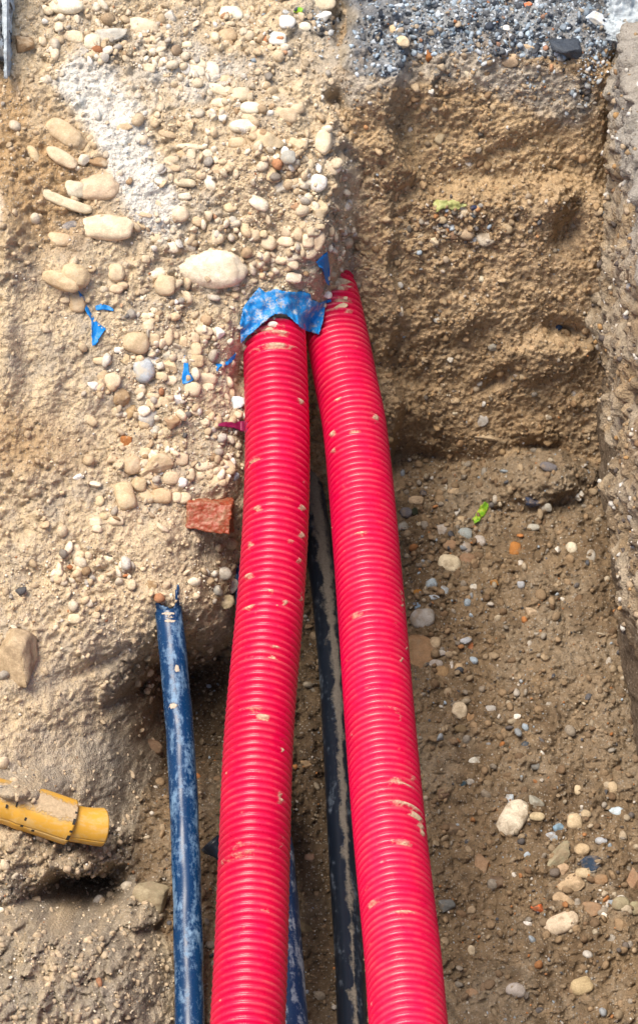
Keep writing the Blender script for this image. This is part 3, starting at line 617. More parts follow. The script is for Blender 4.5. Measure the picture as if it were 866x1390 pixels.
bvh = BVHTree.FromPolygons([Vector(v) for v in np.vstack(BV)], [tuple(int(k) for k in f) for f in np.vstack(BF)])
def depth_at(px, py, pipes=True):
    d = terrain_depth(px, py)
    if pipes:
        dr = AX * (px - 433) / FPX + AV * (695 - py) / FPX - AN; ln = np.linalg.norm(dr)
        h = bvh.ray_cast(Vector(CAM), Vector(dr / ln))
        if h[0] is not None: d = min(d, h[3] / ln)
    return d
def pd(px, py, d): return CAM + d * (AX * (px - 433) / FPX + AV * (695 - py) / FPX - AN)

# ------------------------------------------------------------------ scraps of blue sheet
def polyline(pts, n):
    p = np.array(pts, float); L = np.concatenate([[0], np.cumsum(np.hypot(*np.diff(p, axis=0).T))]); t = np.linspace(0, L[-1], n)
    return np.stack([np.interp(t, L, p[:, k]) for k in range(2)], 1)
def scrap(name, label, cat, top, bot, m, nu=60, nv=14, lift=.004, jag=1.0, crumple=.003, thick=.0011, smooth=4, belly=0.0, tuck=0.0, group=None):
    A = polyline(top, nu); B = polyline(bot, nu)
    jn = np.array([[random.gauss(0, jag), random.gauss(0, jag)] for _ in range(nu)]); B = B + jn * .6; A = A + jn[::-1] * .6
    t = np.linspace(0, 1, nv)[:, None, None]; G = A[None] * (1 - t) + B[None] * t
    D = np.array([[depth_at(G[i, j, 0], G[i, j, 1]) for j in range(nu)] for i in range(nv)])
    for _ in range(smooth):
        E = np.pad(D, 1, mode='edge'); Dm = (E[:-2, 1:-1] + E[2:, 1:-1] + E[1:-1, :-2] + E[1:-1, 2:]) / 4
        D = np.minimum(D * .3 + Dm * .7, D + .004) 
    V3 = pd(G[..., 0:1], G[..., 1:2], D[..., None]) if False else np.array([[pd(G[i, j, 0], G[i, j, 1], D[i, j]) for j in range(nu)] for i in range(nv)])
    off = lift + crumple * (vnoise(V3, .022, 81) + .6 * vnoise(V3, .009, 82)) + belly * t[..., 0] ** 2 - tuck * (1 - t[..., 0]) ** 3
    V3 = V3 + off[..., None] * (AN * .95)
    ii = np.arange(nv * nu).reshape(nv, nu); f = np.stack([ii[:-1, :-1], ii[1:, :-1], ii[1:, 1:], ii[:-1, 1:]], -1).reshape(-1, 4)
    o = link(name, np_mesh(name, V3.reshape(-1, 3), f), M[m]); so = o.modifiers.new('thickness', 'SOLIDIFY'); so.thickness = thick; so.offset = 0
    tag(o, label, cat, group); return o
G_ = 'torn scraps of blue plastic sheet'
scrap('plastic_sheet', 'torn blue sheet with dirty folds arching over the left red conduit', 'plastic sheet',
      [(326,438),(331,416),(343,400),(352,390),(360,397),(375,392),(386,396),(397,397),(410,395),(421,399),(423,407),(434,411),(443,409)],
      [(328,467),(333,460),(346,449),(360,437),(372,428),(383,426),(393,430),(402,439),(411,448),(420,451),(428,453),(433,455),(438,436)], 'film', 90, 24, .011, .7, .006, .0012, 10, .010, .003, G_)
scrap('plastic_sheet', 'small triangular blue scrap standing above the right red conduit', 'plastic sheet', [(429,356),(436,349),(444,342)], [(433,362),(440,367),(443,385),(447,389),(447,362)], 'film_clean', 24, 10, .012, .4, .003, .0011, 6, .006, 0, G_)
scrap('plastic_sheet', 'tiny blue tatter lying on top of the right red conduit', 'plastic sheet', [(437,410),(443,407),(449,406)], [(438,413),(444,411),(450,409)], 'film_clean', 14, 5, .004, .3, .003, .0011, 2, .003, 0, G_)
scrap('plastic_sheet', 'long pointed blue strip hanging off the tan slab on the bank', 'plastic sheet', [(106,394),(114,404),(121,421),(131,436),(141,444),(144,446)], [(108,397),(112,410),(119,425),(126,436),(125,455),(126,470),(131,468),(137,455)], 'film_clean', 40, 9, .005, .5, .004, .0011, 4, .004, .003, G_)
scrap('plastic_sheet', 'small blue curl half buried right of the long pointed strip', 'plastic sheet', [(130,415),(138,412),(148,415),(155,420)], [(131,421),(140,420),(148,421),(154,422)], 'film_clean', 20, 6, .003, .3, .003, .0011, 3, .002, .002, G_)
scrap('plastic_sheet', 'small blue tongue among the pebbles left of the left red conduit', 'plastic sheet', [(251,482),(255,492),(257,505),(263,515)], [(250,485),(250,500),(247,512),(248,521),(254,520),(262,516)], 'film_clean', 24, 8, .004, .4, .003, .0011, 3, .003, .002, G_)
scrap('plastic_sheet', 'thin ragged blue edge curling beside the left red conduit', 'plastic sheet', [(293,494),(300,493),(308,491),(314,485),(320,478)], [(295,504),(298,498),(308,496),(316,491),(321,481)], 'film_clean', 26, 6, .005, .7, .003, .0011, 3, .003, .002, G_)
scrap('plastic_scrap', 'dark purple plastic sliver poking out beside the left red conduit', 'plastic scrap', [(294,576),(305,573),(320,573),(336,571)], [(296,578),(308,580),(318,581),(326,585),(336,588)], 'purple', 24, 6, .010, .5, .003, .0014, 6, .004)
scrap('leaf', 'bright green leaf lying on the trench floor below the end wall', 'leaf', [(641,705),(646,697),(652,686),(658,681),(662,682)], [(643,709),(650,708),(652,703),(658,699),(662,690),(664,684)], 'leaf', 26, 8, .006, 1.2, .006, .0006, 5)
scrap('leaf', 'pale yellow green leaf on the gravel ledge of the end wall', 'leaf', [(587,276),(592,271),(604,272),(616,271),(628,276),(634,278)], [(592,289),(600,284),(606,282),(614,284),(622,284),(633,279)], 'leaf_yellow', 26, 8, .006, 1.0, .006, .0006, 5)
scrap('leaf', 'green leaf fragment among dark gravel at the top edge', 'leaf', [(399,14),(403,10),(408,9),(412,11)], [(399,16),(404,17),(408,18),(411,15)], 'leaf', 14, 6, .004, .5, .004, .0006, 3)

# ------------------------------------------------------------------ stones
def ico(sub_):
    import bmesh
    bm = bmesh.new(); bmesh.ops.create_icosphere(bm, subdivisions=sub_, radius=1.0)
    v = np.array([p.co[:] for p in bm.verts]); f = np.array([[q.index for q in fc.verts] for fc in bm.faces]); bm.free(); return v, f
ICO = {k: ico(k) for k in (1, 2, 3, 4, 5)}
def round_stone(seed, sub_, amp=.16, boxy=.0):
    v, f = ICO[sub_]; v = v.copy()
    boxy = max(boxy, .3); v = v / (np.abs(v) ** 4).sum(1)[:, None] ** .25 * boxy + v * (1 - boxy)
    k = 1 + amp * vnoise(v + seed * 3.1, 1.1, seed) + amp * .35 * vnoise(v + seed, .45, seed + 5)
    if sub_ > 3: k = k + amp * .12 * vnoise(v, .14, seed + 7) + amp * .06 * vnoise(v, .06, seed + 8)
    v = v * k[:, None]; ext = np.abs(v[:, :2]).max(0); v[:, 0] /= ext[0]; v[:, 1] /= ext[1]; v[:, 2] /= np.abs(v[:, 2]).max(); return v, f
def angular_stone(seed, sub_, nplanes=9):
    r = np.random.default_rng(seed + 100); v, f = ICO[sub_]; v = v.copy() * 1.35
    for _ in range(nplanes):
        nn = r.normal(size=3); nn /= np.linalg.norm(nn); d = r.uniform(.55, .92); h = v @ nn; ov = np.maximum(h - d, 0); v = v - ov[:, None] * nn * .96
    v = v * (1 + .07 * vnoise(v + seed, .5, seed) + .05 * vnoise(v, .2, seed + 3) + .028 * vnoise(v, .08, seed + 4))[:, None]
    v[:, 0] /= np.abs(v[:, 0]).max(); v[:, 1] /= np.abs(v[:, 1]).max(); v[:, 2] /= np.abs(v[:, 2]).max(); return v, f
def stone_mesh(name, vf, m): 
    me = np_mesh(name, vf[0], vf[1]); me.materials.append(M[m]); me.polygons.foreach_set('use_smooth', np.ones(len(vf[1]), bool)); return me
VAR = {}
for mt in ('stone', 'stone_floor'):
    VAR[mt, 'r'] = [stone_mesh('pebble', round_stone(k, 3, .15 + .02 * (k % 5), .25 * (k % 3)), mt) for k in range(14)]
    VAR[mt, 'a'] = [stone_mesh('rock', angular_stone(k, 3), mt) for k in range(10)]
BIG = {}
PAL = dict(cream=(.64,.54,.40), pale=(.70,.63,.51), white=(.78,.76,.71), tan=(.52,.40,.26), sand=(.56,.45,.31), brown=(.33,.22,.13), dbrown=(.19,.13,.085), grey=(.43,.41,.38), dgrey=(.17,.17,.175),
           bluish=(.38,.42,.46), blue=(.22,.32,.45), lblue=(.48,.57,.66), dblue=(.035,.06,.10), black=(.014,.017,.024), rust=(.36,.15,.06), orange=(.60,.14,.05), amber=(.38,.17,.05), olive=(.34,.30,.20), violet=(.16,.14,.17))
CNAME = dict(cream='cream', pale='pale cream', white='white', tan='tan', sand='sandy', brown='brown', dbrown='dark brown', grey='grey', dgrey='dark grey', bluish='blue-grey', blue='blue', lblue='light blue',
             dblue='dark blue', black='black', rust='rust brown', orange='orange', amber='amber', olive='olive grey', violet='dark violet')
# px, py, half length, half width, tilt (clockwise), colour, shape, label
ST = [
(288,364,47,27,3,'pale','R','biggest pale boulder on the bank, flat and rounded, above the left conduit'),
(134,254,28,18,-5,'sand','R','broad tan cobble high on the bank beside the white lime streak'),
(147,308,38,18,2,'cream','R','wide flat cream cobble sunk in the bank left of the lime streak'),
(89,182,31,15,32,'tan','R','long tilted tan cobble, upper one of the pair high at left'),
(85,214,25,10,30,'sand','r','tilted flat cobble tucked under the long tan one at upper left'),
(45,209,13,7,55,'tan','r','steeply tilted thin tan stone at upper left near the frame edge'),
(115,214,11,8,-35,'pale','a','pale squarish stone at the lower end of the tilted tan cobble'),
(134,218,14,7,10,'brown','a','brown lump right of the tilted cobbles at upper left'),
(100,256,15,11,10,'pale','r','pale rounded cobble touching the left of the broad tan cobble'),
(84,271,41,7,22,'cream','c','long curved cream stone like a bone at upper left'),
(95,306,11,6,-15,'dgrey','r','small dark grey stone under the bone-shaped one'),
(80,325,16,10,5,'tan','r','round tan cobble below the small dark grey stone'),
(193,35,23,13,8,'cream','r','smooth warm cream cobble near the top edge'),
(30,60,16,14,20,'brown','a','rough brown rock at the upper left corner'),
(90,8,23,11,0,'pale','r','flat pale cobble cut by the top edge at left'),
(100,49,14,9,10,'cream','r','cream stone in the top rubble right of the rough brown rock'),
(126,56,11,11,0,'pale','r','round pale stone in the top rubble'),
(150,50,23,11,-5,'grey','a','flat grey-beige block in the top rubble'),
(216,67,13,10,-30,'grey','a','angular light grey chip below the warm cream cobble'),
(231,20,11,11,0,'grey','a','grey angular stone right of the warm cream cobble'),
(436,4,20,10,0,'cream','r','flat cream cobble on the top edge beside the leaf fragment'),
(389,29,12,9,0,'white','r','white rounded pebble just below the top edge leaf fragment'),
(377,52,12,9,5,'white','r','white pebble below and left of another white one near the top'),
(437,23,14,8,-20,'white','a','irregular chalky white lump near the top'),
(309,48,12,10,0,'tan','r',None),(314,17,16,10,0,'pale','r',None),(413,36,9,7,0,'pale','r',None),
(266,97,12,10,0,'pale','r','round pale cobble left of the upright pale one'),
(287,97,11,14,0,'pale','r','upright pale cobble above the stacked flat ones'),
(299,121,22,8,14,'cream','r','long flat cobble, top one of the stacked flat stones'),
(327,128,12,10,-10,'cream','r','round cobble at the right end of the stacked flat stones'),
(301,139,18,7,0,'cream','r','flat cobble in the middle of the stacked flat stones'),
(307,152,11,7,-3,'sand','r','lowest pebble of the stacked flat stones'),
(340,146,14,9,0,'pale','r','pale cobble right of the stacked flat stones'),
(332,170,21,9,-6,'pale','r','long whitish cobble below the stacked flat stones'),
(337,158,9,4,0,'sand','r',None),(285,179,6,5,0,'pale','r',None),(285,154,6,6,0,'sand','r',None),(306,107,10,6,5,'tan','r',None),
(323,194,13,8,0,'tan','r',None),(360,189,27,12,8,'sand','a','broad buried slab in the middle of the pebbly bank crest'),
(401,194,17,11,20,'tan','a','tan block at the right end of the broad buried slab'),
(392,156,14,10,20,'sand','r','sandy rounded stone at the top of the pebbly crest'),
(404,147,9,7,-20,'sand','r','sandy pebble on the right shoulder of the pebbly crest'),(382,152,9,6,20,'sand','r',None),
(439,193,12,16,10,'cream','r','upright cream cobble at the right edge of the bank'),
(460,211,8,13,-20,'tan','r','narrow upright stone on the bank corner facing the end wall'),
(448,227,13,7,40,'cream','r','tilted cream stone just under the upright cream cobble'),
(431,248,12,12,0,'white','r','round whitish cobble at the bank corner'),
(392,213,11,9,0,'grey','r',None),(366,236,18,12,-10,'tan','a','angular tan block above the crescent shaped stone'),
(394,251,29,6,-14,'pale','c','crescent shaped pale stone lying like a banana'),
(351,275,15,9,35,'pale','r','tilted pale cobble left below the crescent stone'),
(431,287,15,18,-10,'sand','a','big blunt sandy cobble on the bank corner under the whitish one'),
(410,278,16,7,-8,'brown','a','brown crust lump left of the big blunt sandy cobble'),
(372,218,7,8,0,'sand','r',None),(420,222,7,7,0,'sand','r',None),(297,229,11,7,0,'tan','r',None),(311,222,9,6,0,'sand','r',None),
(285,246,8,14,-20,'pale','r','narrow upright pale cobble left of the tilted pale one'),
(226,181,13,5,14,'tan','r',None),(231,218,12,6,-15,'sand','r',None),(258,198,19,4,2,'cream','r','thin flat cream stone roofing two pebbles right of the lime streak'),
(260,209,7,8,0,'cream','r',None),(248,208,8,5,-20,'tan','r',None),(238,228,8,5,0,'sand','r',None),(251,247,16,6,6,'cream','r','flat oval cream stone right of the lime streak'),
(260,231,8,5,0,'sand','r',None),(273,237,7,6,0,'sand','r',None),(251,266,9,5,0,'pale','r',None),(245,290,11,10,0,'cream','r','egg shaped cream cobble right of the lower lime streak'),
(268,300,7,6,20,'tan','r',None),(196,291,11,3,8,'tan','r',None),(214,275,9,4,20,'sand','r',None),(189,305,9,5,30,'tan','a',None),(211,323,8,6,0,'sand','r',None),(234,335,10,8,0,'pale','r',None),
(169,172,12,5,-15,'tan','r',None),(203,92,8,6,10,'cream','r',None),(221,82,8,5,-20,'pale','r',None),(254,60,7,5,0,'cream','r',None),(199,53,5,4,0,'tan','r',None),
(325,288,6,6,0,'sand','r',None),(313,281,9,6,0,'sand','r',None),(316,301,6,8,0,'grey','r',None),(332,309,6,7,0,'sand','r',None),(344,319,9,8,0,'sand','r',None),
(365,329,11,10,0,'cream','r','rounded cream pebble right above the biggest boulder'),(389,313,10,8,0,'cream','r','upper one of two stacked cream pebbles above the torn blue sheet'),(389,327,12,7,0,'cream','r',None),(405,317,6,9,0,'sand','r',None),(406,334,8,7,20,'cream','r',None),
(418,326,8,9,0,'cream','r',None),(432,325,9,14,20,'sand','r','upright sandy cobble at the bank edge above the triangular blue scrap'),(422,312,6,5,0,'sand','r',None),(434,307,7,4,0,'tan','r',None),(422,343,11,7,-30,'cream','r',None),(396,347,10,7,0,'pale','r',None),(411,305,5,6,0,'sand','r',None),(358,317,5,5,0,'sand','r',None),
(399,376,11,7,5,'pale','r','pale pebble midway between the torn blue sheet and the bank pebbles'),(381,352,10,6,0,'cream','r',None),(443,399,8,5,20,'white','r',None),(460,418,12,6,-15,'tan','a','tan chip lying on top of the right red conduit'),(371,440,7,4,10,'white','r','white pebble lying on top of the left red conduit'),(366,447,6,3,0,'sand','r',None),(451,372,7,4,10,'sand','r','sandy pebble on the very tip of the right red conduit, beside the triangular scrap'),(456,384,6,4,-10,'cream','r',None),(449,390,7,4,0,'tan','a',None),(462,392,5,4,0,'sand','r',None),(441,377,7,5,0,'sand','r',None),(468,404,4,3,0,'sand','a',None),(352,355,9,9,0,'sand','r',None),
# left of the biggest boulder
(82,381,27,13,24,'tan','R','tilted tan slab above the long blue strip'),(101,373,22,16,20,'tan','R','domed tan cobble lying on the tilted slab by the blue strip'),(105,411,12,14,-20,'tan','r','tan cobble behind the top of the long blue strip'),
(158,370,13,13,0,'sand','r','round sandy cobble right of the tilted slab'),(158,392,9,6,0,'sand','r',None),(213,370,13,8,-15,'pale','r','pale oval pebble left of the biggest boulder'),(225,387,16,14,10,'sand','r','half buried sandy cobble at lower left of the biggest boulder'),
(198,351,6,5,0,'sand','r',None),(221,352,22,6,5,'sand','a','flat sandy flake left of the biggest boulder'),(88,407,7,4,0,'sand','r',None),
(82,326,9,7,0,'sand','r',None),
# pebble patch
(198,429,7,5,0,'cream','r',None),(202,442,8,8,0,'cream','r',None),(229,457,6,11,5,'sand','r',None),(185,465,18,15,10,'tan','r','biggest tan cobble in the pebble patch, at its upper left'),(208,461,9,9,0,'sand','r',None),(239,455,5,5,0,'sand','r',None),
(278,449,13,7,8,'cream','r','long cream pebble at the upper right of the pebble patch'),(263,459,8,8,0,'sand','r',None),(297,453,8,9,0,'white','a','white angular chip at the right side of the pebble patch'),(266,474,8,9,0,'sand','r',None),(267,490,9,8,0,'tan','r',None),(249,463,6,8,0,'tan','r',None),
(195,503,15,17,-10,'bluish','r','blue-grey cobble in the middle of the pebble patch'),(208,488,10,7,20,'white','a','white angular chip above the blue-grey cobble'),(206,476,8,7,0,'grey','r',None),(139,490,13,6,5,'tan','r','long tan pebble at the left margin of the pebble patch'),(171,488,9,8,0,'tan','a',None),(160,475,5,4,0,'white','r',None),
(229,480,8,10,0,'grey','a',None),(232,497,15,11,15,'sand','a','angular sandy block right of the blue-grey cobble'),(219,511,9,6,10,'sand','r',None),(231,516,9,6,-10,'cream','r',None),(135,509,12,9,0,'tan','a',None),(152,516,12,10,-10,'cream','r','cream cobble left of the blue-grey cobble'),
(128,522,9,7,20,'white','a','white angular chip at the left end of the pebble patch'),(280,513,15,9,0,'cream','r','oval cream cobble right of the small blue tongue'),(282,525,9,5,0,'cream','r',None),(261,528,11,10,10,'cream','r','cream pebble directly below the small blue tongue'),(265,557,9,7,10,'cream','r',None),(242,542,10,9,10,'white','a','bright white angular stone below the small blue tongue'),
(162,540,15,13,0,'brown','a','brown angular rock at the lower left of the pebble patch'),(158,561,10,8,30,'sand','a',None),(174,560,9,12,20,'brown','a','upright reddish brown chip in the lower pebble patch'),(202,564,14,15,30,'grey','a','pale grey angular rock in the lower pebble patch'),(211,582,9,7,0,'grey','a',None),(189,530,9,7,0,'sand','r',None),(208,537,9,5,0,'sand','r',None),(208,547,12,6,5,'sand','r',None),(222,545,8,6,10,'sand','r',None),
(232,573,12,10,0,'brown','a',None),(196,575,8,7,0,'tan','r',None),
(124,571,8,6,40,'sand','r',None),(109,646,10,4,-15,'white','a','lone white flake on the smooth sandy slope at left'),(171,600,8,8,0,'rust','a','rusty orange-brown lump above the two big buried rocks'),
(179,631,14,13,0,'tan','R','rounded tan cobble left of the brown angular boulder'),(211,632,25,17,-5,'tan','A','big brownish angular boulder right of the rounded tan cobble'),(244,623,12,9,0,'sand','r',None),
(189,657,10,10,0,'tan','r','round tan pebble above the upright egg shaped cobble'),(209,656,8,8,0,'tan','r',None),(232,649,11,9,-10,'sand','r','oval sandy pebble under the brownish angular boulder'),(247,655,7,7,0,'white','r','small white pebble in the row under the angular boulder'),(236,662,8,6,10,'sand','r',None),
(170,673,14,19,-15,'tan','r','upright egg shaped tan cobble at the left of the lower cluster'),(199,674,12,9,30,'sand','r','sandy pebble between the egg shaped cobble and the smooth oval one'),(220,673,15,11,10,'tan','r','smooth oval tan cobble lowest in the cluster'),(240,675,7,7,0,'cream','r',None),(250,676,9,8,-30,'cream','r',None),(259,644,6,8,0,'sand','r',None),
(277,633,13,6,-5,'cream','r','flat cream pebble above the red brick piece'),(309,631,13,7,40,'sand','r','tilted oval pebble beside the left conduit above the brick piece'),(294,649,15,8,-48,'sand','r','long tilted sandy cobble above the red brick piece'),(312,616,6,3,0,'white','a',None),(321,645,8,6,-20,'lblue','a','small pale blue chip touching the left red conduit'),(322,549,9,10,0,'lblue','a','light blue lump in the hollow left of the left conduit'),(272,645,6,5,0,'cream','r',None),(284,644,6,6,0,'sand','r',None),(307,652,4,7,20,'sand','r',None),(314,534,5,9,0,'tan','r',None),
(129,709,9,7,0,'cream','r','upper of two touching cream pebbles on the bare slope at left'),(158,707,10,6,0,'cream','r','flat cream pebble on the bare slope left of the red brick piece'),(141,701,6,5,0,'tan','r',None),(132,718,7,5,10,'cream','r','lower of two touching cream pebbles on the bare slope at left'),(135,680,6,7,30,'sand','r',None),(196,613,9,6,0,'sand','r',None),
(147,757,8,4,-15,'black','a','small black chip on the sandy slope above the blue pipe'),(120,745,5,4,0,'dblue','a','tiny dark blue chip left of the black one on the slope'),(250,762,4,3,0,'dblue','a',None),(102,851,4,4,0,'black','a',None),
(303,779,12,9,-10,'grey','r','grey-white pebble left of the left conduit below the brick piece'),(314,796,11,8,-45,'grey','r','tilted grey pebble touching the left red conduit'),(283,790,8,7,0,'tan','a',None),(295,803,10,8,20,'grey','a',None),(303,818,15,11,5,'olive','a','rough earthy lump on the rim above the dark hollow'),(205,796,8,7,10,'brown','a','brown crumb above the end of the blue pipe'),
(141,786,10,6,-20,'cream','r','cream pebble tilted up to the right on the slope below the small black chip'),(105,771,6,6,20,'sand','r',None),(113,780,7,5,20,'sand','r',None),(161,772,7,5,-10,'cream','r',None),(146,759,8,4,10,'cream','r',None),(102,840,10,7,-10,'cream','r',None),(137,816,7,5,0,'tan','r',None),(130,835,6,5,0,'sand','r',None),(113,807,6,5,0,'sand','r',None),(87,750,6,5,0,'cream','r',None),
(22,900,38,46,-25,'sand','A','large brown boulder jutting from the bank at the left edge'),(206,1013,15,10,10,'brown','r','brown cobble in the hollow left of the blue pipe'),(206,1222,29,24,0,'olive','A','squared grey stone block in the hole behind the blue pipe'),
# end wall and ledge
(660,323,13,11,-20,'pale','r','smooth pale pebble on the gravel ledge of the end wall'),(633,316,10,9,0,'tan','r','tan pebble left of the smooth pale one on the ledge'),(615,318,8,7,0,'brown','r',None),(633,287,9,7,-20,'cream','r',None),(590,326,8,7,0,'cream','a',None),(646,282,8,5,20,'dblue','a','dark blue chip beside the yellow green leaf'),(689,310,8,7,0,'tan','r',None),(613,307,7,5,-20,'lblue','a',None),(710,330,5,5,0,'sand','r',None),(600,298,6,5,0,'sand','r',None),(620,298,6,5,0,'brown','r',None),(580,300,6,4,0,'pale','r',None),
(774,66,29,20,8,'black','A','large black asphalt lump embedded at the top of the end wall'),(809,23,17,13,10,'lblue','A','light blue stone lump in the top gravel near the right corner'),(685,39,7,6,-20,'white','r','white pebble in the dark gravel at the top'),(510,50,9,12,10,'black','a','upright black tar chip near the top centre'),(538,39,9,8,0,'tan','r',None),(545,58,10,9,30,'sand','a',None),(582,76,8,10,20,'rust','a','rusty reddish chip below the dark gravel'),(567,72,7,6,0,'pale','r',None),(584,123,5,5,0,'white','a',None),(557,175,7,6,30,'white','a','lone white chip on the brown end wall at its left'),(716,64,10,6,10,'tan','a',None),(695,80,15,10,-15,'tan','a','tan clod under the dark gravel at the top of the end wall'),(633,97,12,6,40,'pale','a','pale tilted flake near the top of the end wall'),(714,6,8,5,0,'orange','a',None),(598,186,6,9,30,'sand','a',None),(637,221,6,4,20,'white','a','white chip in the middle of the upper end wall'),
(594,433,6,5,20,'white','a','white chip on the lower end wall right of the conduit bend'),(544,423,5,6,0,'pale','a',None),(610,487,5,5,20,'white','a',None),(617,561,7,4,0,'pale','a',None),(662,594,18,5,8,'sand','a','flat pale stone jutting from the foot of the end wall'),(708,512,5,5,0,'sand','a',None),(745,566,7,5,0,'pale','a',None),(672,470,9,6,0,'grey','a',None),(654,572,8,10,0,'grey','a','grey-white lump low on the end wall'),(758,445,5,5,0,'dblue','a',None),(653,378,4,4,0,'pale','r',None),(779,535,6,5,0,'grey','a',None),
# trench floor
(745,635,12,7,10,'dgrey','r','dark grey flat pebble on the mound below the end wall'),(720,682,14,9,12,'dblue','a','dark blue angular stone on the floor right of the green leaf'),(741,689,8,6,0,'grey','r',None),(788,673,6,7,30,'white','a','white chip near the foot of the side wall'),(724,716,8,5,0,'grey','r',None),(604,662,3,7,-10,'white','a',None),(617,667,9,5,10,'tan','r',None),(565,679,10,6,0,'tan','r',None),(573,671,6,6,30,'dblue','a',None),
(609,766,17,13,15,'cream','r','large oval cream pebble on the floor beside the right conduit'),(634,760,11,9,0,'brown','r','brown pebble touching the large oval cream one'),(574,841,17,15,-15,'grey','r','large rounded grey-beige cobble touching the right red conduit'),(598,721,8,12,10,'grey','a','upright pale grey chip beside the right conduit'),(632,725,9,8,0,'bluish','r','blue-grey pebble left of the green leaf'),(652,735,7,9,-30,'grey','r',None),(633,744,7,8,0,'grey','r',None),(610,740,9,7,0,'brown','r',None),(626,706,8,6,0,'tan','r',None),(547,716,7,7,0,'grey','r',None),(551,696,8,7,0,'violet','r','dark violet pebble beside the right conduit'),(564,694,6,8,-20,'black','a','small black chip beside the dark violet pebble'),
(699,746,8,10,10,'amber','r','glossy amber brown pebble in the middle of the floor'),(672,791,7,5,20,'amber','a',None),(776,744,8,8,0,'pale','r','pale shell-like stone near the side wall'),(802,756,6,10,10,'grey','r','upright grey pebble at the foot of the side wall'),(588,794,10,9,20,'lblue','a','cluster-topping light blue chip right of the right conduit'),(604,801,7,6,40,'lblue','a',None),(588,812,8,4,0,'lblue','a',None),(565,825,6,7,0,'blue','a',None),(567,804,6,4,0,'amber','r',None),(707,794,5,5,0,'bluish','r',None),(720,833,9,8,0,'sand','a',None),(643,797,5,4,0,'white','r',None),(636,816,4,6,0,'tan','r',None),
(591,873,7,8,0,'tan','r',None),(630,871,10,5,-10,'bluish','a',None),(637,880,5,9,0,'rust','a','rust coloured upright chip on the floor'),(597,887,8,4,-10,'grey','r',None),(592,902,9,6,0,'grey','r',None),(613,906,3,9,5,'white','a','thin white upright sliver on the floor'),(623,907,6,6,0,'tan','r',None),(600,913,10,8,0,'brown','r',None),(624,964,11,12,10,'cream','r','round cream pebble below the white sliver'),(638,975,12,7,5,'brown','r',None),(666,963,7,5,0,'grey','r',None),(625,990,8,6,0,'dbrown','r',None),(702,974,5,4,0,'white','a',None),(570,895,30,36,5,'brown','S','smooth buried boulder tucked under the right red conduit'),
(696,1112,28,18,-52,'pale','R','largest white stone on the trench floor'),(645,1034,9,7,-50,'white','a','white angular chip above the largest white stone'),(690,1084,7,9,10,'lblue','a','pale blue chip at the top of the largest white stone'),(725,1091,14,10,20,'grey','a','grey block right of the largest white stone'),(729,1109,10,6,0,'sand','r',None),(755,1167,35,12,-45,'olive','F','long tilted slab of olive grey stone on the floor'),(751,1138,17,8,-8,'lblue','a','flat light blue stone above the tilted slab'),(761,1124,10,7,10,'blue','a','deeper blue chip above the flat light blue stone'),(806,1173,19,11,8,'dblue','A','blue-black stone right of the tilted slab'),(838,1101,13,8,10,'lblue','a','light blue stone near the foot of the side wall'),(780,1116,10,11,0,'sand','r',None),(795,1106,7,6,0,'sand','r',None),(816,1142,8,5,0,'bluish','r',None),(790,1154,10,8,0,'tan','r',None),(763,1181,9,9,0,'tan','a',None),(775,1201,20,13,-30,'tan','A','knobbly tan rock below the tilted slab'),(768,1223,19,10,10,'tan','A','cracked tan rock resting against the knobbly one'),(763,1253,26,14,-22,'cream','r','long cream cobble near the bottom of the floor'),(802,1238,14,13,0,'brown','a','brown blocky stone right of the long cream cobble'),(843,1228,12,10,0,'olive','r','olive pebble near the lower right corner'),(862,1234,9,9,0,'olive','r',None),(823,1228,6,8,20,'white','a','white chip between the brown block and the olive pebble'),(821,1245,5,7,0,'white','a',None),(731,1231,10,8,0,'orange','a','bright orange brick crumb on the floor'),(672,1199,13,11,20,'dbrown','a','dark brown clod left of the bright orange crumb'),(654,1175,15,18,-20,'brown','A','grey-brown half buried rock right of the right conduit'),(698,1190,5,5,0,'white','a',None),(717,1161,6,5,0,'lblue','a',None),(792,1186,11,7,0,'sand','r',None),(717,1254,7,4,20,'white','a',None),(640,1291,5,7,0,'cream','r',None),(678,1267,5,6,0,'grey','a',None),(860,1198,12,18,10,'brown','A','brown rock cut by the right edge near the bottom'),(784,1073,5,7,0,'sand','r',None),(831,1070,7,8,0,'tan','r',None),(714,1011,6,5,0,'dblue','a',None),(737,1023,5,4,0,'white','a',None),(727,1041,6,5,0,'dgrey','r',None),(628,1065,5,5,0,'dblue','a',None),(638,1063,6,5,0,'grey','a',None),(816,1195,9,8,0,'brown','r',None),(842,1257,12,8,10,'brown','a',None),(660,1240,10,8,0,'dbrown','a',None),(612,1128,14,10,0,'dbrown','a',None),(604,1230,14,10,10,'dgrey','a',None),(600,1080,10,8,0,'dbrown','a',None),(740,1253,8,6,0,'dbrown','r',None),(700,1345,14,10,10,'grey','r',None),(790,1340,18,12,-20,'tan','r',None),(640,1350,9,7,0,'brown','a',None),
(415,1040,10,8,0,'brown','a',None),(411,1262,14,10,0,'dbrown','a','earth clod on the pit bottom between the conduits'),(418,1165,9,8,0,'brown','a',None),(430,1215,8,7,0,'dbrown','a',None),
]
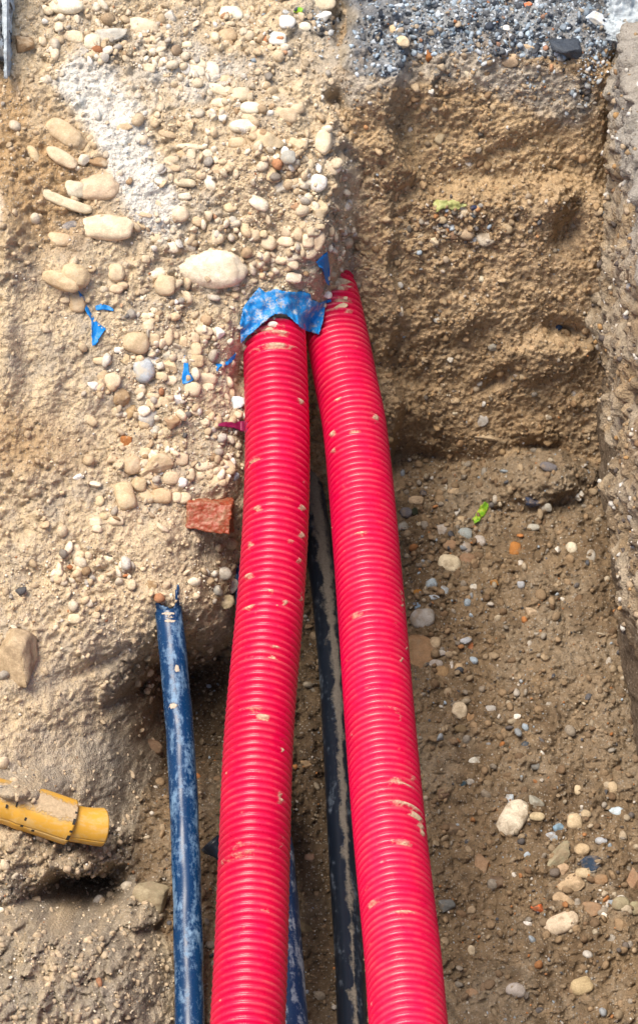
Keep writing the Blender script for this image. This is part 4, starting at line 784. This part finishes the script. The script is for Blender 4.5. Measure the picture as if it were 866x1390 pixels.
LM = [(288,364,'the biggest boulder'),(285,702,'the red brick piece'),(384,430,'the torn blue sheet'),(125,430,'the long blue strip'),(255,505,'the small blue tongue'),(610,280,'the yellow green leaf'),(655,694,'the bright green leaf'),(774,66,'the black asphalt lump'),
      (696,1112,'the largest white stone'),(755,1167,'the long tilted slab'),(763,1253,'the long cream cobble'),(609,766,'the large oval cream pebble'),(24,902,'the large brown boulder'),(228,830,'the end of the blue pipe'),(195,503,'the blue-grey cobble'),(211,632,'the brownish angular boulder'),(134,254,'the broad tan cobble'),
      (360,189,'the broad buried slab'),(394,251,'the crescent shaped stone'),(720,682,'the dark blue angular stone'),(315,578,'the purple sliver'),(301,139,'the stacked flat stones'),(193,35,'the smooth warm cream cobble'),(574,841,'the large grey-beige cobble'),(624,964,'the round cream pebble'),(699,746,'the glossy amber pebble'),(660,323,'the smooth pale ledge pebble'),(594,433,'the white chip by the conduit bend'),(731,1231,'the bright orange crumb'),(251,247,'the flat oval cream stone'),(431,287,'the big blunt sandy cobble'),(447,406,'the top of the right red conduit'),(147,757,'the small black chip'),(179,631,'the rounded tan cobble'),(637,221,'the white chip on the upper end wall'),(460,1150,'the black pipe')]
def auto_label(px, py, a, b_, col, shp):
    size = 'tiny' if a < 5.5 else 'little' if a < 7.5 else 'small' if a < 10.5 else 'medium'
    el = a / b_; kind = {'a': 'angular stone', 'r': 'flat pebble' if el > 1.75 else 'upright pebble' if el < .8 else 'oval pebble' if el > 1.25 else 'round pebble'}.get(shp, 'stone')
    lx, ly, ln = min(LM, key=lambda l: (l[0] - px) ** 2 + (l[1] - py) ** 2); dx, dy = px - lx, py - ly
    near = 'just ' if math.hypot(dx, dy) < 38 else ''
    rel = ('left of' if dx < 0 else 'right of') if abs(dx) > 2.2 * abs(dy) else ('above' if dy < 0 else 'below') if abs(dy) > 2.2 * abs(dx) else ('above left of' if dx < 0 else 'above right of') if dy < 0 else ('below left of' if dx < 0 else 'below right of')
    return f'{size} {CNAME[col]} {kind} {near}{rel} {ln}'
from collections import Counter
labels = [s_[7] or auto_label(*s_[:4], s_[5], s_[6]) for s_ in ST]
cnt = Counter(labels)
def group_of(px, py):
    if py < 110: return 'stones along the top edge'
    if px > 470: return 'stones on the end wall and its ledge' if py < 615 else 'stones on the trench floor'
    if px > 340 and py > 800: return 'stones on the trench floor'
    return 'stones in the sand bank left of the conduits' if px < 470 else 'stones on the trench floor'
Mstone = {}
for k, (px, py, a, b_, ang, col, shp, lab) in enumerate(ST):
    onp = (px, py) in ((460, 418), (371, 440), (366, 447), (443, 399), (451, 372), (456, 384), (449, 390), (462, 392), (468, 404))
    d = depth_at(px, py, onp); mtn = 'stone' if (px < 470 and py < 900) or py < 60 else 'stone_floor'
    big = shp in 'RASF'; s = d / FPX
    nrm = normal_at(px, py, d, .02); view = AN; n2_ = nrm * .35 + view * .65; n2_ /= np.linalg.norm(n2_)
    an = math.radians(ang); ln_ = AX * math.cos(an) - AV * math.sin(an); ln_ -= n2_ * (ln_ @ n2_); ln_ /= np.linalg.norm(ln_); wd = np.cross(n2_, ln_)
    th = min(a, b_) * (.80 if shp in 'rR' else .85); emb = random.uniform(-.12, .34)
    if shp == 'S': th = min(a, b_) * .9; emb = -.55
    if shp == 'F': th = b_ * .9
    if shp == 'c': th = b_
    if shp in 'RA' and a > 12: emb = .08
    if (px, py) == (774, 66): emb = .35; th *= 1.5
    if shp == 'c':
        v, f = ICO[4]; v = v / (np.abs(v) ** 4).sum(1)[:, None] ** .25; v[:, 1] += (.9 if ang > 0 else -.9) * (v[:, 0] ** 2 - .4) * (1 if ang < 0 else -.6) * (1.0); v = v * (1 + .06 * vnoise(v, .5, k))[:, None]
        me = stone_mesh('pebble', (v, f), mtn)
    elif shp in 'RS': me = stone_mesh('cobble', round_stone(k, 4, .17, .25), mtn)
    elif shp in 'AF': me = stone_mesh('rock', angular_stone(k + 3, 4, 10), mtn)
    else: me = VAR[mtn, shp][k % len(VAR[mtn, shp])]
    nm = 'boulder' if a > 30 and shp != 'c' else 'cobble' if a >= 13 else 'pebble' if shp in 'rc' else 'stone_chip'
    o = bpy.data.objects.new(nm, me); COL.objects.link(o)
    pos = pd(px, py, d) + n2_ * th * s * emb
    fl = random.choice((-1, 1)); 
    R3 = np.stack([ln_ * fl, wd * fl, n2_], 1)
    grow = 1.08 if a < 13 else 1.03
    mw = np.eye(4); mw[:3, :3] = R3 @ np.diag([a * s * grow, b_ * s * grow, th * s]); mw[:3, 3] = pos
    o.matrix_world = Matrix(mw.tolist())
    cc = np.array(PAL[col]) * (1.22 if mtn == 'stone' else 1.0) * (1 + rng.uniform(-.10, .10)) + rng.uniform(-.012, .012, 3)
    if (px, py) == (774, 66): me.materials.clear(); me.materials.append(M['asphalt'])
    o.color = (*np.clip(cc, .008, .9), 1)
    g = group_of(px, py)
    tag(o, labels[k], 'stone', g if cnt[labels[k]] == 1 else labels[k] + ' cluster')

# ------------------------------------------------------------------ brick, kerb
def box_grid(nn, r):
    """a unit cube of grid faces with rounded edges"""
    t = np.linspace(-1, 1, nn); A, B = np.meshgrid(t, t, indexing='ij'); vs = []; fs = []
    for ax in range(3):
        for sg in (-1, 1):
            p = np.zeros((nn, nn, 3)); p[..., ax] = sg; p[..., (ax + 1) % 3] = A * sg; p[..., (ax + 2) % 3] = B
            k = len(vs) * nn * nn; ii = np.arange(nn * nn).reshape(nn, nn) + k
            fs.append(np.stack([ii[:-1, :-1], ii[1:, :-1], ii[1:, 1:], ii[:-1, 1:]], -1).reshape(-1, 4)); vs.append(p.reshape(-1, 3))
    v = np.vstack(vs); f = np.vstack(fs); key = np.round(v * 1e4).astype(int); _, first, inv = np.unique(key, axis=0, return_index=True, return_inverse=True)
    v = v[first]; f = inv.reshape(-1)[f]
    core = np.clip(v, -1 + r, 1 - r); d = v - core; ln = np.linalg.norm(d, axis=1)[:, None]
    return np.where(ln > 0, core + d / np.maximum(ln, 1e-9) * r, v), f
def block(name, corners, depth, m, w_off, r=.06, rough=.002, label=None, cat=None, nn=40):
    """a rough block whose front face has the given photo outline (4 corners clockwise from top left)"""
    d0 = np.mean([depth_at(px, py, False) for px, py in corners]) - w_off
    q = [pd(px, py, d0) for px, py in corners]; ctr = np.mean(q, 0)
    v, f = box_grid(nn, r); a = (v[:, 0:1] + 1) / 2; b_ = (v[:, 1:2] + 1) / 2
    p = (q[0] * (1 - a) + q[1] * a) * b_ + (q[3] * (1 - a) + q[2] * a) * (1 - b_) + (v[:, 2:3] - 1) / 2 * depth * (AN * .9 - AV * .2) - ctr
    nrm = v / np.linalg.norm(v, axis=1)[:, None]; e = np.abs(v); nrm = np.where(e > .97, np.sign(v), 0) + nrm * .3
    nrm = AX * nrm[:, 0:1] + AV * nrm[:, 1:2] + AN * nrm[:, 2:3]
    p = p + nrm * (rough * (vnoise(p, .03, 5) + .6 * vnoise(p, .010, 6) + .35 * vnoise(p, .004, 7)))[:, None]
    o = link(name, np_mesh(name, p, f), M[m]); o.location = ctr; tag(o, label, cat); return o
block('brick_fragment', [(255, 681), (316, 684), (313, 727), (252, 717)], .06, 'brick', .040, .10, .0030, label='broken red brick piece set in the bank left of the left conduit', cat='brick')
block('concrete_block', [(834, -30), (905, -30), (905, 62), (828, 56)], .12, 'kerb', .06, .12, .012, 'pale bluish concrete block at the top right corner', 'concrete block')

block('asphalt_slab', [(-70, -60), (4, -60), (6, 78), (-70, 78)], .10, 'asphalt', .075, .05, .006, 'dark asphalt slab edge cut by the upper left corner', 'asphalt slab')
block('kerb_strip', [(4.5, -60), (9.5, -60), (9.5, 104), (5, 104)], .10, 'kerb', .078, .2, .004, 'narrow whitish strip along the asphalt slab at the upper left corner', 'kerb')
# ------------------------------------------------------------------ loose gravel and grit, too many to count
def scatter(name, weight, count, rmin, rmax, pal, sub_, label=None, power=2.2, sink=.2, amp=.25):
    wv = (weight * fm * (np.abs(X) < .56)).ravel(); wv = np.clip(wv, 0, None)
    area = (np.gradient(GX)[None, :] * np.gradient(GV)[:, None]).ravel(); wv = wv * area; wv /= wv.sum()
    pick = rng.choice(len(wv), count, p=wv); pos = allv[pick] + rng.normal(0, .0008, (count, 3))
    r = rmin + (rmax - rmin) * rng.random(count) ** power
    var = [ICO[sub_][0] * (1 + amp * vnoise(ICO[sub_][0] + k * 2.3, .9, k))[:, None] for k in range(7)] + [angular_stone(k + 31, sub_, 7)[0] * .95 for k in range(5)]; f = ICO[sub_][1]
    q = rng.normal(size=(count, 4)); q /= np.linalg.norm(q, axis=1)[:, None]; a, b_, c_, d_ = q.T
    R = np.stack([np.stack([1 - 2 * (c_ * c_ + d_ * d_), 2 * (b_ * c_ - a * d_), 2 * (b_ * d_ + a * c_)], -1), np.stack([2 * (b_ * c_ + a * d_), 1 - 2 * (b_ * b_ + d_ * d_), 2 * (c_ * d_ - a * b_)], -1), np.stack([2 * (b_ * d_ - a * c_), 2 * (c_ * d_ + a * b_), 1 - 2 * (b_ * b_ + c_ * c_)], -1)], 1)
    sc = r[:, None] * np.stack([rng.uniform(.9, 1.35, count), rng.uniform(.75, 1.1, count), rng.uniform(.5, .85, count)], 1)
    vv = np.array(var)[rng.integers(0, 12, count)] * sc[:, None, :]
    vv = np.einsum('nij,nkj->nki', R, vv) + pos[:, None] + (AN * 1.0)[None, None] * (r * (rng.uniform(.1, .7, count) - sink))[:, None, None]
    pc = np.array([p[:3] for p in pal]); pw = np.array([p[3] for p in pal], float); ci = rng.choice(len(pc), count, p=pw / pw.sum())
    cc = pc[ci] * rng.uniform(.75, 1.2, (count, 1)); base = allcol[pick]; mixk = rng.uniform(0, .45, (count, 1)); cc = np.clip(cc * (1 - mixk) + base * mixk, .01, .85)
    nv_ = vv.shape[1]; F = (f[None] + (np.arange(count) * nv_)[:, None, None]).reshape(-1, 3)
    o = link(name, np_mesh(name, vv.reshape(-1, 3), F, np.repeat(cc, nv_, 0)), M['gravel'], smooth=sub_ > 1)
    tag(o, kind='stuff'); return o
isb = (REG == 0).astype(float); isf = (REG == 3).astype(float); isw = (REG == 1).astype(float); isg = (REG == 4).astype(float); iss = (REG == 2).astype(float)
pn = sstep(-.15, .45, vnoise(P2, .06, 101)); pn2 = sstep(-.1, .4, vnoise(P2, .09, 102))
patchy = blob(225, 480, 85, 85, 10, -.12, 1.4) + .8 * blob(225, 640, 70, 50, 0, -.12, 1.3) + .8 * blob(105, 790, 90, 60, 10, -.05, 1.2) + .9 * blob(370, 340, 80, 70, 0, -.15, 1.2) + .8 * blob(370, 240, 80, 70, 0, -.15, 1.2) + .7 * blob(300, 120, 80, 60, 0, -.15) + 1.0 * blob(160, 50, 180, 50, 0, -.15, 1.3) + .5 * blob(240, 270, 70, 70) + .8 * blob(300, 790, 30, 30) + .7 * blob(290, 610, 50, 60)
sandpal = [(.66, .55, .40, 5), (.56, .43, .28, 5), (.74, .66, .53, 4), (.42, .39, .35, 2), (.75, .73, .69, 1.2), (.35, .23, .13, 1.2), (.10, .10, .11, .35), (.40, .16, .07, .3)]
floorpal = [(.27, .19, .115, 6), (.33, .255, .17, 4), (.28, .255, .22, 3), (.42, .36, .27, 1.6), (.17, .11, .065, 4), (.60, .57, .52, .7), (.08, .085, .10, 1.3), (.34, .42, .50, .7), (.40, .17, .06, .6)]
darkpal = [(.018, .024, .036, 5), (.05, .06, .08, 3), (.38, .48, .58, 4.5), (.22, .29, .36, 3), (.62, .69, .76, 3), (.36, .28, .19, 2), (.42, .17, .06, .3)]
scatter('bank_gravel', isb * (.05 + 2.6 * patchy * (.08 + .92 * pn)) * smooth_sand + isb * 1.3 * seg([(455, 130), (462, 360)], 16), 2100, .0026, .0105, sandpal, 2, power=2.6, sink=.05)
scatter('bank_grit', isb * (.22 + 1.4 * patchy) * smooth_sand * (.4 + .6 * pn2) + isb * lowm * .4, 12500, .0009, .0026, sandpal, 1, power=1.6)
floorw = isf * (.45 + .55 * pn) * (.55 + 1.6 * blob(590, 740, 55, 130, 0, -.4, 1.3) + .8 * blob(760, 1180, 90, 110, 0, -.1, 1.3) + .5 * blob(660, 920, 60, 120, 0, -.3)) * (1 - .6 * blob(430, 1000, 50, 300, 0, -.2))
scatter('floor_gravel', floorw, 2400, .0024, .0090, floorpal, 2, power=2.6, sink=.08)
scatter('floor_grit', isf * (.5 + .5 * pn2), 10000, .0009, .0026, floorpal, 1, power=1.6)
ledgew = isw * (.05 + .10 * pn + 2.2 * blob(620, 305, 60, 34, 0, -.25, 1.4) + .6 * blob(745, 280, 60, 26, 0, -.25, 1.2))
ledgepal = floorpal + [(.45, .44, .42, 3), (.06, .07, .08, 1.5)]
scatter('ledge_gravel', ledgew, 700, .0026, .0062, ledgepal, 2)
wallpal = [(.34, .24, .14, 5), (.25, .16, .09, 4), (.42, .33, .23, 4), (.52, .47, .39, 1.6), (.12, .10, .09, .6), (.42, .26, .12, 1.5)]
scatter('wall_crumbs', isw * (.25 + .75 * pn) + iss * 1.2, 6000, .0010, .0034, wallpal, 1, power=2.0, amp=.4)
topw = (isg + isw * np.clip(seg([(500,30),(560,40),(640,40),(730,60),(800,75)], 30, -.15) * 1.3, 0, 1) * (.15 + .85 * pn)) * sstep(450, 590, 433 + X * FPX / 4.75 + 70 * pn2) + isb * .9 * blob(440, 25, 60, 34, 0, -.2) * (.2 + .8 * pn)
scatter('top_gravel', topw + isw * 1.2 * seg([(800, 60), (795, 130)], 9, -.15), 2100, .0022, .0066, darkpal, 2, amp=.5)
scatter('top_grit', topw, 3500, .0012, .0028, darkpal, 1)
sel = rng.choice(np.flatnonzero(((fine_y > .9) & (ZW > .08) & (slick < .4)).ravel()), 1600, replace=False)
sv, sf = ICO[1]; sr = .0014 + .0052 * rng.random(1600) ** 2.4
sp = (sv[None] * (1 + .3 * rng.normal(size=(1600, 12, 1)))) * sr[:, None, None] + wall_v[sel][:, None] - np.array([1, 0, 0]) * (sr * .3)[:, None, None]
spal = np.array([p[:3] for p in wallpal] + [(.56, .53, .48), (.62, .60, .56)])
tag(link('side_wall_gravel', np_mesh('side_wall_gravel', sp.reshape(-1, 3), (sf[None] + (np.arange(1600) * 12)[:, None, None]).reshape(-1, 3), np.repeat(spal[rng.integers(0, len(spal), 1600)], 12, 0)), M['gravel']), kind='stuff')

claypal = [(.36, .25, .14, 5), (.28, .18, .10, 4), (.44, .34, .22, 3)]
scatter('wall_clods', isw * (.3 + .7 * pn2) + iss * .8, 800, .003, .0085, claypal, 2, power=2.4, amp=.55, sink=.3)
scatter('bank_clods', isb * ((.2 + .8 * pn) * (.3 + .7 * smooth_sand) + 1.2 * np.clip(lowm + pitm, 0, 1) + 1.5 * seg([(455, 130), (462, 370)], 16)), 1700, .0026, .0075, [(.52, .41, .28, 5), (.46, .36, .25, 3)], 2, power=2.4, amp=.5, sink=.35)
